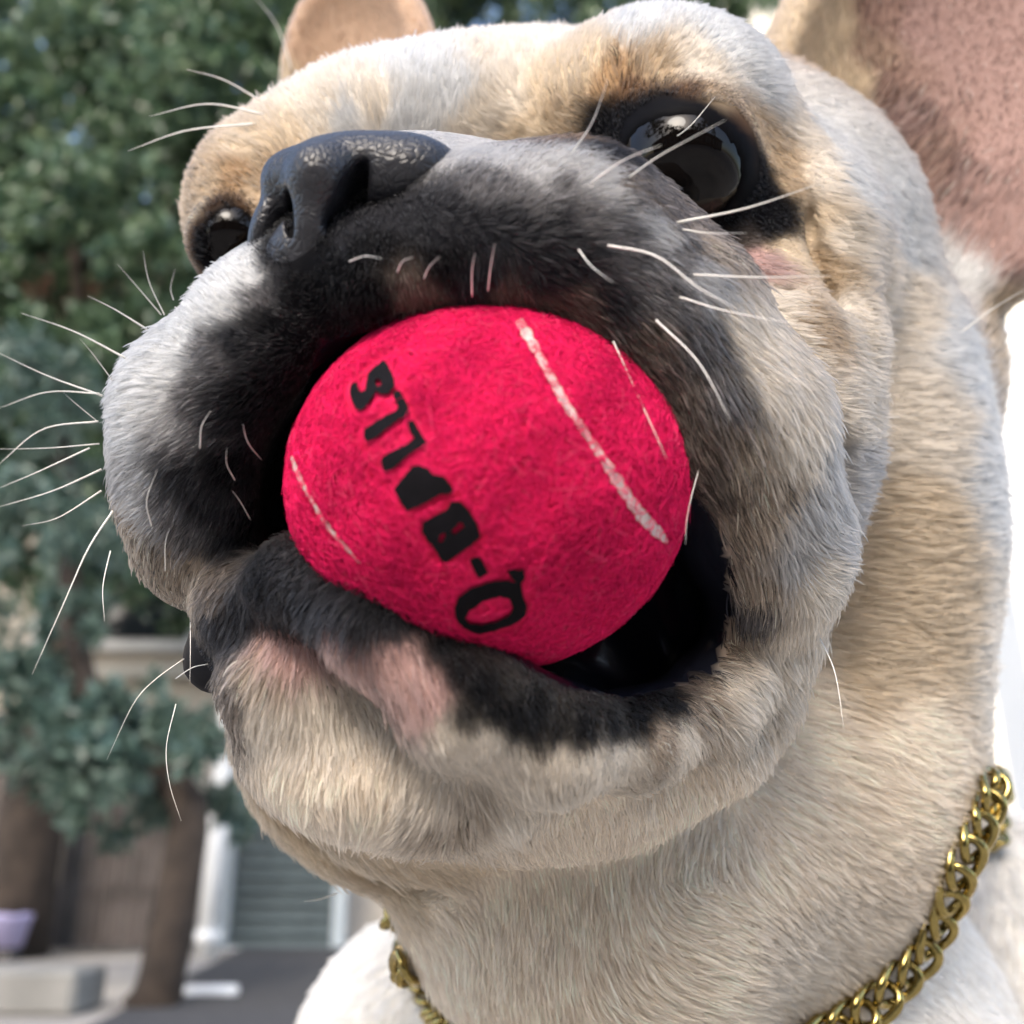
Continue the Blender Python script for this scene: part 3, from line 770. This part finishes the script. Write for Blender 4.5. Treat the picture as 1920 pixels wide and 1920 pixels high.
# ------------------------------------------------------------------ BALL
def ray_ball(px, py, s=1.0):
    d = P(px, py, 1.0)
    R_ = BALL_R * s
    a = ((d / R_) ** 2).sum(); b = (d * BALL_C / R_ ** 2).sum(); c = ((BALL_C / R_) ** 2).sum() - 1
    k = b * b - a * c
    return d * ((b - math.sqrt(k)) / a) if k > 0 else None
ball = empty('ball', tuple(to_world(BALL_C)), label='bright pink felt ball clamped between the dark lips, black lettering down its side', cat='ball')
def felt_mat():
    m, n, l, b = new_mat('pink_felt')
    tc = n.new('ShaderNodeTexCoord'); nz = n.new('ShaderNodeTexNoise')
    nz.inputs['Scale'].default_value = 130; nz.inputs['Detail'].default_value = 6
    l.new(tc.outputs['Object'], nz.inputs['Vector'])
    cr = n.new('ShaderNodeValToRGB')
    cr.color_ramp.elements[0].position = .32; cr.color_ramp.elements[0].color = (.48, .006, .045, 1)
    cr.color_ramp.elements[1].position = .68; cr.color_ramp.elements[1].color = (.76, .017, .105, 1)
    l.new(nz.outputs['Fac'], cr.inputs[0]); l.new(cr.outputs[0], b.inputs['Base Color'])
    b.inputs['Roughness'].default_value = .9; b.inputs['Specular IOR Level'].default_value = .15
    bp = n.new('ShaderNodeBump'); bp.inputs['Strength'].default_value = .3; bp.inputs['Distance'].default_value = .0005
    l.new(nz.outputs['Fac'], bp.inputs['Height']); l.new(bp.outputs[0], b.inputs['Normal'])
    return m
v, f = uvsphere(96, 64)
mesh_obj('felt_cover', to_world(v * BALL_R + BALL_C), f, felt_mat(), ball)
def K(u, v): return (500 + u / 2.2857, 540 + v / 2.2857)
LET = {
 'S': [[(500,310),(520,330),(545,385),(548,420),(520,452),(495,457),(470,440),(450,470),(437,492),(405,525),(380,515),(365,480),(352,450),(365,410),(385,402),(390,430),(402,447),(420,435),(428,400),(432,365),(455,345)],
       [(470,385),(488,392),(492,410),(474,420),(463,402)]],
 'L': [[(545,440),(570,440),(605,500),(612,535),(585,555),(560,565),(545,578),(470,640),(430,660),(415,640),(418,608),(440,590),(510,545),(555,525),(562,508),(543,465)]],
 'L2': [[(600,575),(627,566),(660,620),(684,660),(665,685),(640,690),(600,720),(545,770),(510,790),(490,770),(486,740),(500,720),(600,668),(632,645),(616,615)]],
 'A': [[(625,765),(650,758),(690,775),(715,800),(760,808),(785,840),(803,870),(780,885),(740,885),(700,910),(650,935),(600,958),(580,925),(545,865),(570,828)]],
 'B': [[(790,915),(830,915),(870,960),(900,1010),(918,1065),(880,1100),(830,1135),(770,1180),(745,1165),(715,1110),(690,1085),(665,1045),(670,1005),(720,975),(770,950)],
       [(832,1003),(846,1022),(806,1058),(788,1044)],[(745,1058),(768,1048),(757,1088),(733,1092)]],
 'dash': [[(868,1165),(905,1150),(925,1170),(950,1222),(910,1247),(890,1215)]],
 'Q': [[(805,1370),(822,1330),(870,1290),(950,1262),(1020,1253),(1066,1263),(1045,1240),(1033,1213),(1060,1203),(1080,1215),(1102,1203),(1107,1240),(1090,1270),(1098,1320),(1117,1370),(1107,1410),(1060,1442),(990,1467),(910,1487),(870,1472),(830,1447),(808,1410)],
       [(850,1415),(870,1385),(930,1342),(1000,1325),(1040,1335),(1055,1370),(1040,1405),(990,1430),(920,1447),(870,1440)]]}
LET = {k: [[K(*p) for p in poly] for poly in v] for k, v in LET.items()}
def strip(c):
    c = [(*K(u, v), w / 2.2857) for u, v, w in c]
    a = spline([(x, y, w) for x, y, w in c], len(c) * 6)
    t = np.gradient(a[:, :2], axis=0); t /= np.linalg.norm(t, axis=1)[:, None]
    nn = np.stack([-t[:, 1], t[:, 0]], 1)
    jit = 1 + .35 * np.sin(np.arange(len(a)) * 1.7) * rng.random(len(a))
    hw = a[:, 2:] * .5 * jit[:, None]
    return [[tuple(p) for p in np.vstack([a[:, :2] + nn * hw, (a[:, :2] - nn * hw)[::-1]])]]
SEAM = [strip([(1080,135,34),(1130,220,40),(1190,330,32),(1250,440,34),(1290,510,32),(1380,640,28),(1440,730,34),(1500,820,46),(1560,910,44),(1620,990,50),(1680,1050,46),(1718,1095,8)]),
        strip([(105,720,10),(135,800,20),(170,870,14),(240,990,14),(310,1080,16),(400,1180,6)])]
def inside(polys, q):
    q = np.asarray(q, float); r = np.zeros(len(q), bool)
    for poly in polys:
        pl = np.array(poly); b = np.roll(pl, -1, 0)
        for (x0, y0), (x1, y1) in zip(pl, b):
            if y0 == y1: continue
            c = ((y0 > q[:, 1]) != (y1 > q[:, 1])) & (q[:, 0] < (x1 - x0) * (q[:, 1] - y0) / (y1 - y0) + x0)
            r ^= c
    return r
def patch(name, polys, m, s, parent):
    vs_, es = [], []
    for poly in polys:
        b = len(vs_)
        pl = [Vector(p) for p in poly]
        fine = []
        for p, q in zip(pl, pl[1:] + pl[:1]):
            k = max(1, int((q - p).length / 6))
            fine += [p + (q - p) * (i / k) for i in range(k)]
        fine = [p + Vector((random.uniform(-.8, .8), random.uniform(-.8, .8))) for p in fine]
        vs_ += fine; es += [(b + i, b + (i + 1) % len(fine)) for i in range(len(fine))]
    a = np.array([tuple(p) for p in vs_])
    gx, gy = np.meshgrid(np.arange(a[:, 0].min(), a[:, 0].max(), 9), np.arange(a[:, 1].min(), a[:, 1].max(), 9))
    g = np.stack([gx.ravel(), gy.ravel()], 1); g = g[inside(polys, g)]
    r = delaunay_2d_cdt(vs_ + [Vector(p) for p in g], es, [], 0, 1e-4)
    ov, of = r[0], r[2]
    cen = np.array([np.mean([tuple(ov[i]) for i in t], 0) for t in of])
    ok = inside(polys, cen)
    tri = [t for t, k in zip(of, ok) if k]
    use = sorted({i for t in tri for i in t}); mp = {i: j for j, i in enumerate(use)}
    V_ = [ray_ball(*ov[i], s) for i in use]
    if any(p is None for p in V_): V_ = [p if p is not None else BALL_C for p in V_]
    mesh_obj(name, to_world(np.array(V_)), [tuple(mp[i] for i in t) for t in tri], m, parent)
ink = mat('black_ink', (.005, .004, .006), .8, noise=.5, nscale=300, spec=.12)
rubber = mat('seam_rubber', (.62, .50, .46), .6, noise=.25, nscale=400, bump=.3)
for k, polys in LET.items(): patch('letter' if k != 'dash' else 'hyphen', polys, ink, 1.021, ball)
for polys in SEAM: patch('seam', polys, rubber, 1.018, ball)
FELT, n_, l_, b_ = new_mat('felt_fibre')
a_ = n_.new('ShaderNodeAttribute'); a_.attribute_name = 'tint'
l_.new(a_.outputs['Color'], b_.inputs['Base Color'])
b_.inputs['Roughness'].default_value = .95; b_.inputs['Specular IOR Level'].default_value = .05
def fuzz(N):
    u = rng.normal(size=(N, 3)); u /= np.linalg.norm(u, axis=1)[:, None]
    u = u[u[:, 2] < .45]
    p = u * BALL_R + BALL_C
    n = u / BALL_R; n /= np.linalg.norm(n, axis=1)[:, None]
    px = proj(p); vis = (n * -p).sum(1) > 0
    ins = np.zeros(len(p), bool)
    for polys in LET.values():
        for ox, oy in ((0, 0), (9, 0), (-9, 0), (0, 9), (0, -9)): ins |= inside(polys, px + np.array([ox, oy]))
    seam = np.zeros(len(p), bool)
    for polys in SEAM: seam |= inside(polys, px)
    keep = ~(vis & seam) & ~(vis & ins & (rng.random(len(p)) < .93))
    p, n, ins, vis = p[keep], n[keep], ins[keep], vis[keep]
    N = len(p)
    d = rng.normal(size=(N, 3)) + .9 * np.stack([noise3(p, 1.6, 31), noise3(p, 1.6, 32), noise3(p, 1.6, 33)], -1)
    d -= n * (d * n).sum(1, keepdims=True); d /= np.linalg.norm(d, axis=1)[:, None]
    e = rng.normal(size=(N, 3)); e -= n * (e * n).sum(1, keepdims=True)
    L = (.10 + .16 * rng.random(N) ** 2)[:, None]
    L[ins] *= .5
    q0 = p; q1 = p + (d * .6 + n * .55) * L * .5; q2 = q1 + (d * .9 + n * .15 + e * .4) * L * .5; q3 = q2 + (d * .7 + e * .7 - n * .15) * L * .5
    c = np.array([.80, .018, .12]) * (.70 + .45 * rng.random((N, 1))) * (1 + .22 * noise3(p, 3.0, 41))[:, None]
    pale = rng.random(N) < .05
    c[pale] = np.array([.80, .07, .17])
    core = np.zeros(N, bool)
    for polys in LET.values(): core |= inside(polys, proj(p))
    c[core & vis] = (.006, .005, .007)
    over = np.zeros(N, bool)
    for polys in LET.values():
        for q in (q2, q3): over |= inside(polys, proj(q))
    ok = ~(over & vis & ~core)
    q0, q1, q2, q3, c, N = q0[ok], q1[ok], q2[ok], q3[ok], c[ok], int(ok.sum())
    R_ = .0052 * np.ones((N, 1)) * np.array([[1, 1, .8, .4]])
    return to_world(np.stack([q0, q1, q2, q3], 1)), R_ / 100, np.clip(c, .004, .95)
if DEV != 'nofur':
    S, R, tint = fuzz(90000)
    curves_obj('fuzz', S, R, tint, FELT, ball, kind='stuff')

# ------------------------------------------------------------------ CHAIN round the neck
cp = [(768,1782),(780,1802),(792,1826),(802,1855),(828,1888),(858,1920),(930,1965),(1050,2005),(1250,2020),(1440,1985),(1530,1945),(1610,1895),(1665,1840),(1712,1785),(1755,1715),(1780,1640),(1810,1570),(1836,1505),(1852,1470)]
front = []
for c in cp:
    h = hit(*c)
    if h is not None: front.append(h[0] - h[0] / np.linalg.norm(h[0]) * .30 + h[1] * .15)
    else: front.append(P(*c, front[-1][2] + .6 if front else 33))
back = [P(1858, 1458, 36), P(1845, 1430, 40), P(1760, 1150, 46), P(1300, 1050, 50), P(950, 1250, 47), P(850, 1450, 43), P(800, 1640, 32), P(738, 1720, 27)]
loop = spline(np.array(front + back + front[:1]), 900)
nf = int(900 * len(front) / (len(front) + len(back)))
for it in range(12):
    f = D.sample(loop); g = D.grad(loop, .3)
    step = np.where(f < .30, np.clip(.34 - f, 0, .3), 0)
    step[nf:] = np.clip(.4 - f[nf:], -.6, .6)
    loop = loop + g * step[:, None] * .7
    loop[1:-1] = loop[1:-1] * .5 + (loop[:-2] + loop[2:]) * .25
seg = np.linalg.norm(np.diff(loop, axis=0), axis=1); cum = np.concatenate([[0], np.cumsum(seg)])
LP = .74
nl = int(cum[-1] / LP)
gold = mat('gold_metal', (.38, .295, .105), .14, 1.0, noise=.25, nscale=300)
th = np.linspace(0, 2 * math.pi, 29)[:-1]
ring = np.stack([.64 * np.sign(np.cos(th)) * np.abs(np.cos(th)) ** .9, .40 * np.sin(th), .17 * np.sin(2 * th)], 1)
lv, lf = tube(np.vstack([ring, ring[:1]]), .130, 8, cap=False)
lv = np.array(lv); lv[:, 2] *= .85
me = bpy.data.meshes.new('link')
me.from_pydata((lv / 100).tolist(), [], lf)
me.polygons.foreach_set('use_smooth', [True] * len(me.polygons)); me.materials.append(gold)
chain = empty('chain_necklace', tuple(to_world(loop[0])), label='gold curb chain hanging loosely round the dog\'s neck', cat='chain')
for i in range(nl):
    s = (i + .5) * cum[-1] / nl
    p = np.array([np.interp(s, cum, loop[:, k]) for k in range(3)])
    a = np.array([np.interp(min(s + .4, cum[-1]), cum, loop[:, k]) - np.interp(max(s - .4, 0), cum, loop[:, k]) for k in range(3)])
    g = D.grad(p[None], .3)[0]
    F = frame(g, a)                       # x along the chain, z off the coat
    r = math.radians(random.uniform(18, 34))
    y, z = F[1] * math.cos(r) + F[2] * math.sin(r), -F[1] * math.sin(r) + F[2] * math.cos(r)
    ax = [dir_world(v) for v in (F[0], y, z)]
    o = bpy.data.objects.new('link', me)
    C.objects.link(o)
    o.parent = chain
    M = Matrix([[ax[j][i_] for j in range(3)] + [0] for i_ in range(3)] + [[0, 0, 0, 1]])
    M.translation = Vector(to_world(p))
    o.matrix_parent_inverse = Matrix.Translation(-Vector(chain.location))
    o.matrix_basis = M

# ------------------------------------------------------------------ YARD
def G(px, py, y):
    xc, yc = (px - 960) / FPX, (960 - py) / FPX
    s = y / (CP - yc * SP)
    return Vector((xc * s, y, CAM_H + (SP + yc * CP) * s))
conc = mat('concrete_paving', (.42, .385, .34), .85, noise=.35, nscale=3, bump=.2)
v = [(-120, -120, 0), (120, -120, 0), (120, 120, 0), (-120, 120, 0)]
mesh_obj('ground', v, [(0, 1, 2, 3)], conc, kind='structure', smooth=False)
asphalt = mat('dark_asphalt', (.05, .05, .053), .85, noise=.3, nscale=25, bump=.2)
mesh_obj('driveway', [(-.75, 1.2, .004), (1.2, 1.2, .004), (1.2, 4.94, .004), (-1.22, 4.94, .004)], [(0, 1, 2, 3)], asphalt, kind='structure', smooth=False)
plaster = mat('cream_plaster', (.56, .50, .42), .9, noise=.12, nscale=2.5, bump=.1)
plaster_w = mat('white_plaster', (.60, .57, .50), .85, noise=.08, nscale=2)
wht = mat('white_paint', (.80, .80, .78), .35, noise=.06, nscale=14)
darkw = mat('dark_render', (.055, .055, .062), .8, noise=.3, nscale=5)
glass = mat('window_glass', (.02, .025, .03), .05)
boardm = mat('weathered_boards', (.115, .095, .085), .8, noise=.45, nscale=9, bump=.2)
boardm2 = mat('weathered_boards_grey', (.085, .078, .075), .8, noise=.45, nscale=9, bump=.2)
slatm = mat('blue_grey_slats', (.10, .13, .135), .55, noise=.25, nscale=6)
bark = mat('bark', (.045, .032, .023), .95, noise=.5, nscale=16, bump=.8)
lilac = mat('lilac_plastic', (.36, .33, .52), .4)
stone = mat('pale_kerb_stone', (.26, .25, .225), .85, noise=.25, nscale=8, bump=.2)

# cream house behind the trees
house = empty('house', (-3, 5.4, 0), label='cream plastered house behind the trees with pale string courses', cat='house')
bevel_box('wall', -9, 1.3, 5.4, 9, 0, 3.6, plaster, house, .02)
for z in (1.02, 1.30, 2.2): bevel_box('string_course', -9.03, 1.33, 5.30, 5.395, z, z + .06, plaster_w, house, .01)
bevel_box('roof', -9.3, 1.6, 5.1, 9.3, 3.605, 3.8, mat('roof_tiles', (.20, .10, .07), .8, noise=.3, nscale=6), house, .02)
for x in (-6.2, -4.4, -2.6, -.8):
    w = bevel_box('window', x, x + .9, 5.33, 5.398, 1.45, 2.15, wht, house, .01)
    bevel_box('pane', x + .06, x + .84, 5.32, 5.329, 1.51, 2.09, glass, w, 0)
# fence of upright boards
fence = empty('board_fence', (-2.6, 4.6, 0), label='brown fence of narrow upright boards at lower left', cat='fence')
bm_ = None
x = -3.6; i = 0
while x < -1.47:
    w = .038 + .006 * random.random()
    h_ = 1.0 + .02 * random.random(); dy = random.uniform(-.006, .006)
    m_ = random.choice([boardm, boardm, boardm2]) if x < -1.75 else boardm
    bevel_box('board', x, x + w, 4.6 + dy, 4.625 + dy, .02, h_, m_, fence, .003)
    x += w + .009; i += 1
for z in (.2, .8): bevel_box('rail', -3.6, -1.47, 4.632, 4.68, z, z + .07, boardm2, fence, .004)
# louvred door and its dark plinth
door = empty('louvred_door', (-1.0, 5.0, 0), label='blue-grey louvred door in a pale frame beyond the white drainpipe', cat='door')
a, b_ = G(425, 1660, 5.0), G(640, 1660, 5.0)
zt, zb = 1.05, G(520, 1775, 5.0).z
for x in (a.x, b_.x): bevel_box('jamb', x - .03, x + .03, 4.97, 5.03, zb, zt, mat('pale_frame', (.42, .47, .49), .5), door, .004)
nz_ = int((zt - zb) / .06)
for k in range(nz_):
    z = zb + .02 + k * .06
    v, f = box(a.x + .035, b_.x - .035, -.004, .004, -.034, .034)
    R_ = Matrix.Rotation(math.radians(-38), 4, 'X')
    v = [tuple(R_ @ Vector((p[0], p[1], p[2])) + Vector((0, 5.0, z))) for p in v]
    mesh_obj('slat', v, f, slatm, door, smooth=False)
bevel_box('sill', a.x - .1, b_.x + .25, 4.86, 5.05, zb - .07, zb - .003, wht, door, .006)
plinth = bevel_box('plinth_wall', a.x - .35, 1.25, 4.95, 5.25, 0, zb - .075, darkw, None, .006, label='low dark rendered plinth under the louvred door', cat='wall')
# drainpipe
pp_ = empty('drainpipe', tuple(G(386, 1790, 4.4)), label='white drainpipe standing upright beside the leaning tree trunk', cat='pipe')
b0, b1 = G(386, 1795, 4.4), G(402, 1500, 4.4)
v, f = tube([(b0.x, 4.4, z) for z in np.linspace(b0.z, 2.6, 6)], .042, 14)
mesh_obj('pipe', v, f, wht, pp_)
for z in (b0.z + .05, 1.5):
    v, f = tube([(b0.x, 4.4, z), (b0.x, 4.4, z + .05)], .052, 14); mesh_obj('collar', v, f, wht, pp_)
# white hoop by the trunk's foot
hp_ = G(362, 1860, 3.0); hq_ = G(430, 1872, 3.0)
hoop = empty('hoop_rail', (hp_.x, 3.0, 0), label='low white hoop rail at the foot of the tree trunk', cat='rail')
v, f = tube([(hp_.x, 3.0, 0), (hp_.x, 3.0, hp_.z)], .02, 10); mesh_obj('upright', v, f, wht, hoop)
v, f = tube([(hq_.x, 3.0, 0), (hq_.x, 3.0, hp_.z)], .02, 10); mesh_obj('upright', v, f, wht, hoop)
v, f = tube([(hp_.x - .02, 3.0, hp_.z), (hq_.x + .02, 3.0, hp_.z)], .018, 10); mesh_obj('rail', v, f, wht, hoop)
# kerb blocks
kb = empty('kerb', (-1.6, 2.9, 0), label='row of pale stone kerb blocks in front of the brown fence', cat='kerb')
kz = .10
x = -3.2
while x < G(235, 1850, 2.7).x - .1:
    w = .42 + .03 * random.random()
    bevel_box('block', x, x + w, 2.55, 2.75, 0, kz + random.uniform(-.003, .003), stone, kb, .012)
    x += w + .012
# lilac tub
tp = G(12, 1745, 4.2)
tub = empty('plastic_tub', (tp.x, 4.2, 0), label='small lilac plastic tub on a post at the far left edge', cat='tub')
prof = [(.065, 0), (.085, .10), (.09, .105), (.09, .12), (.08, .12), (.06, .01)]
v, f = [], []
for r_, z in prof:
    for k in range(20): v.append((tp.x + r_ * math.cos(k * .31416), 4.2 + r_ * math.sin(k * .31416), tp.z - .06 + z))
for i in range(len(prof) - 1):
    for k in range(20): f.append((i * 20 + k, i * 20 + (k + 1) % 20, (i + 1) * 20 + (k + 1) % 20, (i + 1) * 20 + k))
f.append(tuple(range(20))[::-1]); f.append(tuple(range(100, 120)))
mesh_obj('bowl', v, f, lilac, tub)
bevel_box('stand', tp.x - .05, tp.x + .05, 4.15, 4.25, 0, tp.z - .062, boardm2, tub, .004)
# white garden gate at the right edge
gate = empty('garden_gate', (.36, .66, 0), label='white painted garden gate with a ball-topped post at the right edge', cat='gate')
gp = G(1925, 640, .66); gx = G(1886, 1000, .66).x
pw = .055
bevel_box('post', gx, gx + pw, .66, .66 + pw, 0, gp.z - .02, wht, gate, .004)
v, f = uvsphere(20, 14); mesh_obj('finial', v * .026 + np.array([gx + pw / 2 + .004, .66 + pw / 2, gp.z + .0]), f, wht, gate)
hz = G(1870, 720, .66)
v, f = tube([(gx + .01, .655, hz.z - .02), (gx - .006, .655, hz.z - .018), (gx - .012, .655, hz.z - .005), (gx - .012, .655, hz.z + .012)], .006, 10)
mesh_obj('latch', v, f, wht, gate)
for z in (.16, gp.z - .12): bevel_box('rail', gx + pw + .002, gx + .9, .665, .70, z, z + .05, wht, gate, .004)
for k in range(10): bevel_box('picket', gx + .085 + k * .085, gx + .14 + k * .085, .645, .662, .06, gp.z - .03, wht, gate, .003)
# bright white house up on the right
hw = empty('white_house', (4.5, 7, 0), label='tall white house glimpsed above the dog beside its pink ear', cat='house')
bevel_box('wall', 1.9, 8, 7, 12, 0, 9.0, plaster_w, hw, .02)
for x, z in ((2.5, 5.4), (4.4, 5.4), (2.5, 2.6), (4.4, 2.6)):
    w = bevel_box('window', x, x + .9, 6.93, 6.998, z, z + 1.3, mat('tan_frame', (.52, .46, .36), .6), hw, .01)
    bevel_box('pane', x + .08, x + .82, 6.92, 6.929, z + .08, z + 1.22, glass, w, 0)
bevel_box('cornice', 1.8, 8.1, 6.8, 6.998, 8.8, 9.05, wht, hw, .02)
brick = mat('brown_render', (.10, .075, .06), .9, noise=.3, nscale=4)
# houses across the yard behind the viewer: they close the sky seen in the wet eyes
for j, (x0, x1, y0, y1, h_, m_, lab) in enumerate([(-10, -1.5, -9, -6.5, 2.7, brick, 'brown terrace house across the yard with a row of tall windows'),
                                                (-1.2, 9, -9, -6.3, 2.5, brick, 'long brown terrace house across the yard with a row of tall windows')]):
    t = empty('terrace_house', (x0, y1, 0), label=lab, cat='house')
    bevel_box('wall', x0, x1, y0, y1, 0, h_, m_, t, .02)
    bevel_box('roof', x0 - .2, x1 + .2, y0 - .2, y1 + .3, h_ + .003, h_ + .3, bark, t, .02)
    for x in np.arange(x0 + .8, x1 - 1, 1.9):
        for z in (.8,):
            w = bevel_box('window', x, x + 1.0, y1 + .003, y1 + .06, z, z + 1.1, wht, t, .01)
            bevel_box('pane', x + .08, x + .92, y1 + .061, y1 + .07, z + .08, z + 1.02, glass, w, 0)

# ------------------------------------------------------------------ trees
def leaf_mat(name, a, b_, rough):
    m, n, l, b = new_mat(name)
    at_ = n.new('ShaderNodeAttribute'); at_.attribute_name = 'leaf'
    mx = n.new('ShaderNodeMix'); mx.data_type = 'RGBA'
    mx.inputs[6].default_value = (*a, 1); mx.inputs[7].default_value = (*b_, 1)
    l.new(at_.outputs['Fac'], mx.inputs[0]); l.new(mx.outputs[2], b.inputs['Base Color'])
    b.inputs['Roughness'].default_value = rough
    out = n['Material Output']
    tr = n.new('ShaderNodeBsdfTranslucent'); l.new(mx.outputs[2], tr.inputs[0])
    ms = n.new('ShaderNodeMixShader'); ms.inputs[0].default_value = .3
    l.new(b.outputs[0], ms.inputs[1]); l.new(tr.outputs[0], ms.inputs[2]); l.new(ms.outputs[0], out.inputs['Surface'])
    return m
leafA = leaf_mat('dark_leaf', (.040, .085, .055), (.14, .20, .105), .27)
leafB = leaf_mat('blue_green_leaf', (.055, .105, .082), (.15, .21, .165), .30)
def crown(name, blobs, size, m, parent):
    V_, F_, A_ = [], [], []
    for (c, r, cnt) in blobs:
        u = rng.normal(size=(cnt, 3)); u /= np.linalg.norm(u, axis=1)[:, None]
        rad = r * rng.random((cnt, 1)) ** .45
        cl = rng.normal(size=(max(6, cnt // 45), 3)); cl = cl / np.linalg.norm(cl, axis=1)[:, None] * r * rng.random((len(cl), 1)) ** .4
        pos = np.array(c) + cl[rng.integers(len(cl), size=cnt)] + u * r * .30 * rng.random((cnt, 1))
        tone = rng.random(len(cl))
        for p in pos:
            s = size * random.uniform(.6, 1.25)
            d = Vector(rng.normal(size=3)); d.z -= .5; d.normalize()
            e = d.cross(Vector(rng.normal(size=3))).normalized()
            n_ = d.cross(e)
            p = Vector(p); k = len(V_)
            V_ += [p, p + d * s * .45 + e * s * .27 + n_ * s * .06, p + d * s, p + d * s * .45 - e * s * .27 + n_ * s * .06]
            F_ += [(k, k + 1, k + 2), (k, k + 2, k + 3)]
            A_ += [random.random()] * 4
    o = mesh_obj(name, np.array([tuple(q) for q in V_]), F_, m, parent, smooth=False)
    q = o.data.attributes.new('leaf', 'FLOAT', 'POINT'); q.data.foreach_set('value', A_)
    return o
def tree(label, trunk, radii, limbs, blobs, size, m, group=None):
    t = empty('tree', (trunk[0][0], trunk[0][1], 0), label=label, cat='tree', group=group)
    V_, F_ = tube(spline(trunk, 14), np.linspace(radii[0], radii[1], 14), 10)
    mesh_obj('trunk', V_, F_, bark, t)
    for lb in limbs:
        V_, F_ = tube(spline(lb, 8), np.linspace(radii[1] * .7, radii[1] * .2, 8), 7)
        mesh_obj('limb', V_, F_, bark, t)
    crown('crown', blobs, size, m, t)
    return t
g = lambda *a: tuple(G(*a))
# near tree with the leaning trunk and a low hanging skirt of leaves
gb = G(290, 1920, 2.75)
tr0 = [(gb.x - .03, 2.75, -.02), tuple(G(300, 1850, 2.75)), tuple(G(345, 1600, 2.8)), tuple(G(345, 1490, 2.85)), tuple(G(210, 1370, 3.0)), tuple(G(140, 1200, 3.1)), tuple(G(110, 700, 3.4))]
B1 = [(g(60, 1380, 3.0), .26, 700), (g(200, 1430, 2.85), .20, 750), (g(290, 1420, 2.75), .15, 450), (g(170, 1390, 2.8), .15, 350), (g(330, 1460, 3.1), .17, 500), (g(420, 1490, 3.2), .13, 260), (g(30, 1270, 3.1), .16, 200), (g(130, 1320, 3.1), .16, 300), (g(270, 1370, 3.2), .14, 180), (g(-120, 1360, 3.0), .3, 500), (g(380, 1390, 3.3), .1, 80),
      (g(40, 1050, 3.3), .25, 500), (g(160, 1010, 3.3), .22, 400), (g(80, 850, 3.3), .3, 900), (g(120, 1180, 3.0), .13, 260), (g(100, 980, 3.0), .2, 500), (g(230, 1330, 2.9), .13, 260), (g(120, 720, 3.2), .25, 600)]
tree('slender tree with a leaning trunk and low blue-green leaves', tr0, (.068, .03), [[tuple(G(345, 1480, 2.85)), tuple(G(200, 1400, 3.0)), tuple(G(40, 1380, 3.0))]], B1, .055, leafB)
# tall dense tree filling the upper left
B2 = []
for px in range(-150, 760, 105):
    for py in range(-160, 1150, 115):
        if px > 480 and py > 500: continue
        if px < 300 and py > 1080: continue
        B2.append((g(px + random.uniform(-30, 30), py + random.uniform(-30, 30), random.uniform(3.9, 4.7)), random.uniform(.26, .38), 800))
tree('tall dense dark-leaved tree filling the view behind the dog\'s right ear', [(-2.0, 4.4, -.02), (-2.0, 4.4, 1.2), (-1.8, 4.5, 2.4), (-1.5, 4.6, 3.8)], (.14, .06),
     [[(-1.9, 4.45, 1.6), g(130, 350, 4.3), g(110, 150, 4.2)], [(-1.8, 4.5, 2.2), g(330, 300, 4.3), g(420, 60, 4.3)]], B2, .075, leafA)
B3 = [(g(px + random.uniform(-20, 20), py, random.uniform(5.3, 6.0)), random.uniform(.35, .5), 1100) for px in range(780, 1420, 90) for py in (-150, -60, 30)]
tree('farther leafy tree showing between the dog\'s ears', [(.6, 6.2, -.02), (.6, 6.2, 2), (.7, 6.1, 4.5)], (.13, .05), [], B3, .07, leafA)
B4 = [(g(px + random.uniform(-40, 40), py + random.uniform(-30, 30), random.uniform(5.6, 6.6)), random.uniform(.5, .65), 1200) for px in range(-250, 820, 170) for py in range(-250, 760, 190)]
tree('broad leafy tree standing behind the tall dark one', [(-3.0, 6.4, -.02), (-3.0, 6.4, 3), (-2.6, 6.3, 5.5)], (.18, .07), [], B4, .11, leafA)
for lab, x0, y0, cs in (('broad tree across the yard on the left of the gap of sky', -3.6, -4.2, [(-3.4, -4.0, 3.6, 1.5), (-3.5, -3.2, 4.6, 1.2), (-4.2, -2.4, 4.4, 1.5), (-1.6, -4.6, 2.6, 1.0), (-2.6, -1.2, 5.2, 1.2)]),
                        ('broad tree across the yard on the right of the gap of sky', 3.8, -4.0, [(2.8, -4.0, 3.4, 1.3), (2.3, -3.2, 5.2, 1.3), (3.8, -2.2, 4.6, 1.5), (1.2, -4.9, 2.6, 1.0), (2.6, -1.0, 5.6, 1.2)])):
    tree(lab, [(x0, y0, -.02), (x0, y0, 1.6), (x0 * .95, y0 * .95, 4.0)], (.16, .08), [], [(c[:3], c[3], 900) for c in cs], .22, leafA)
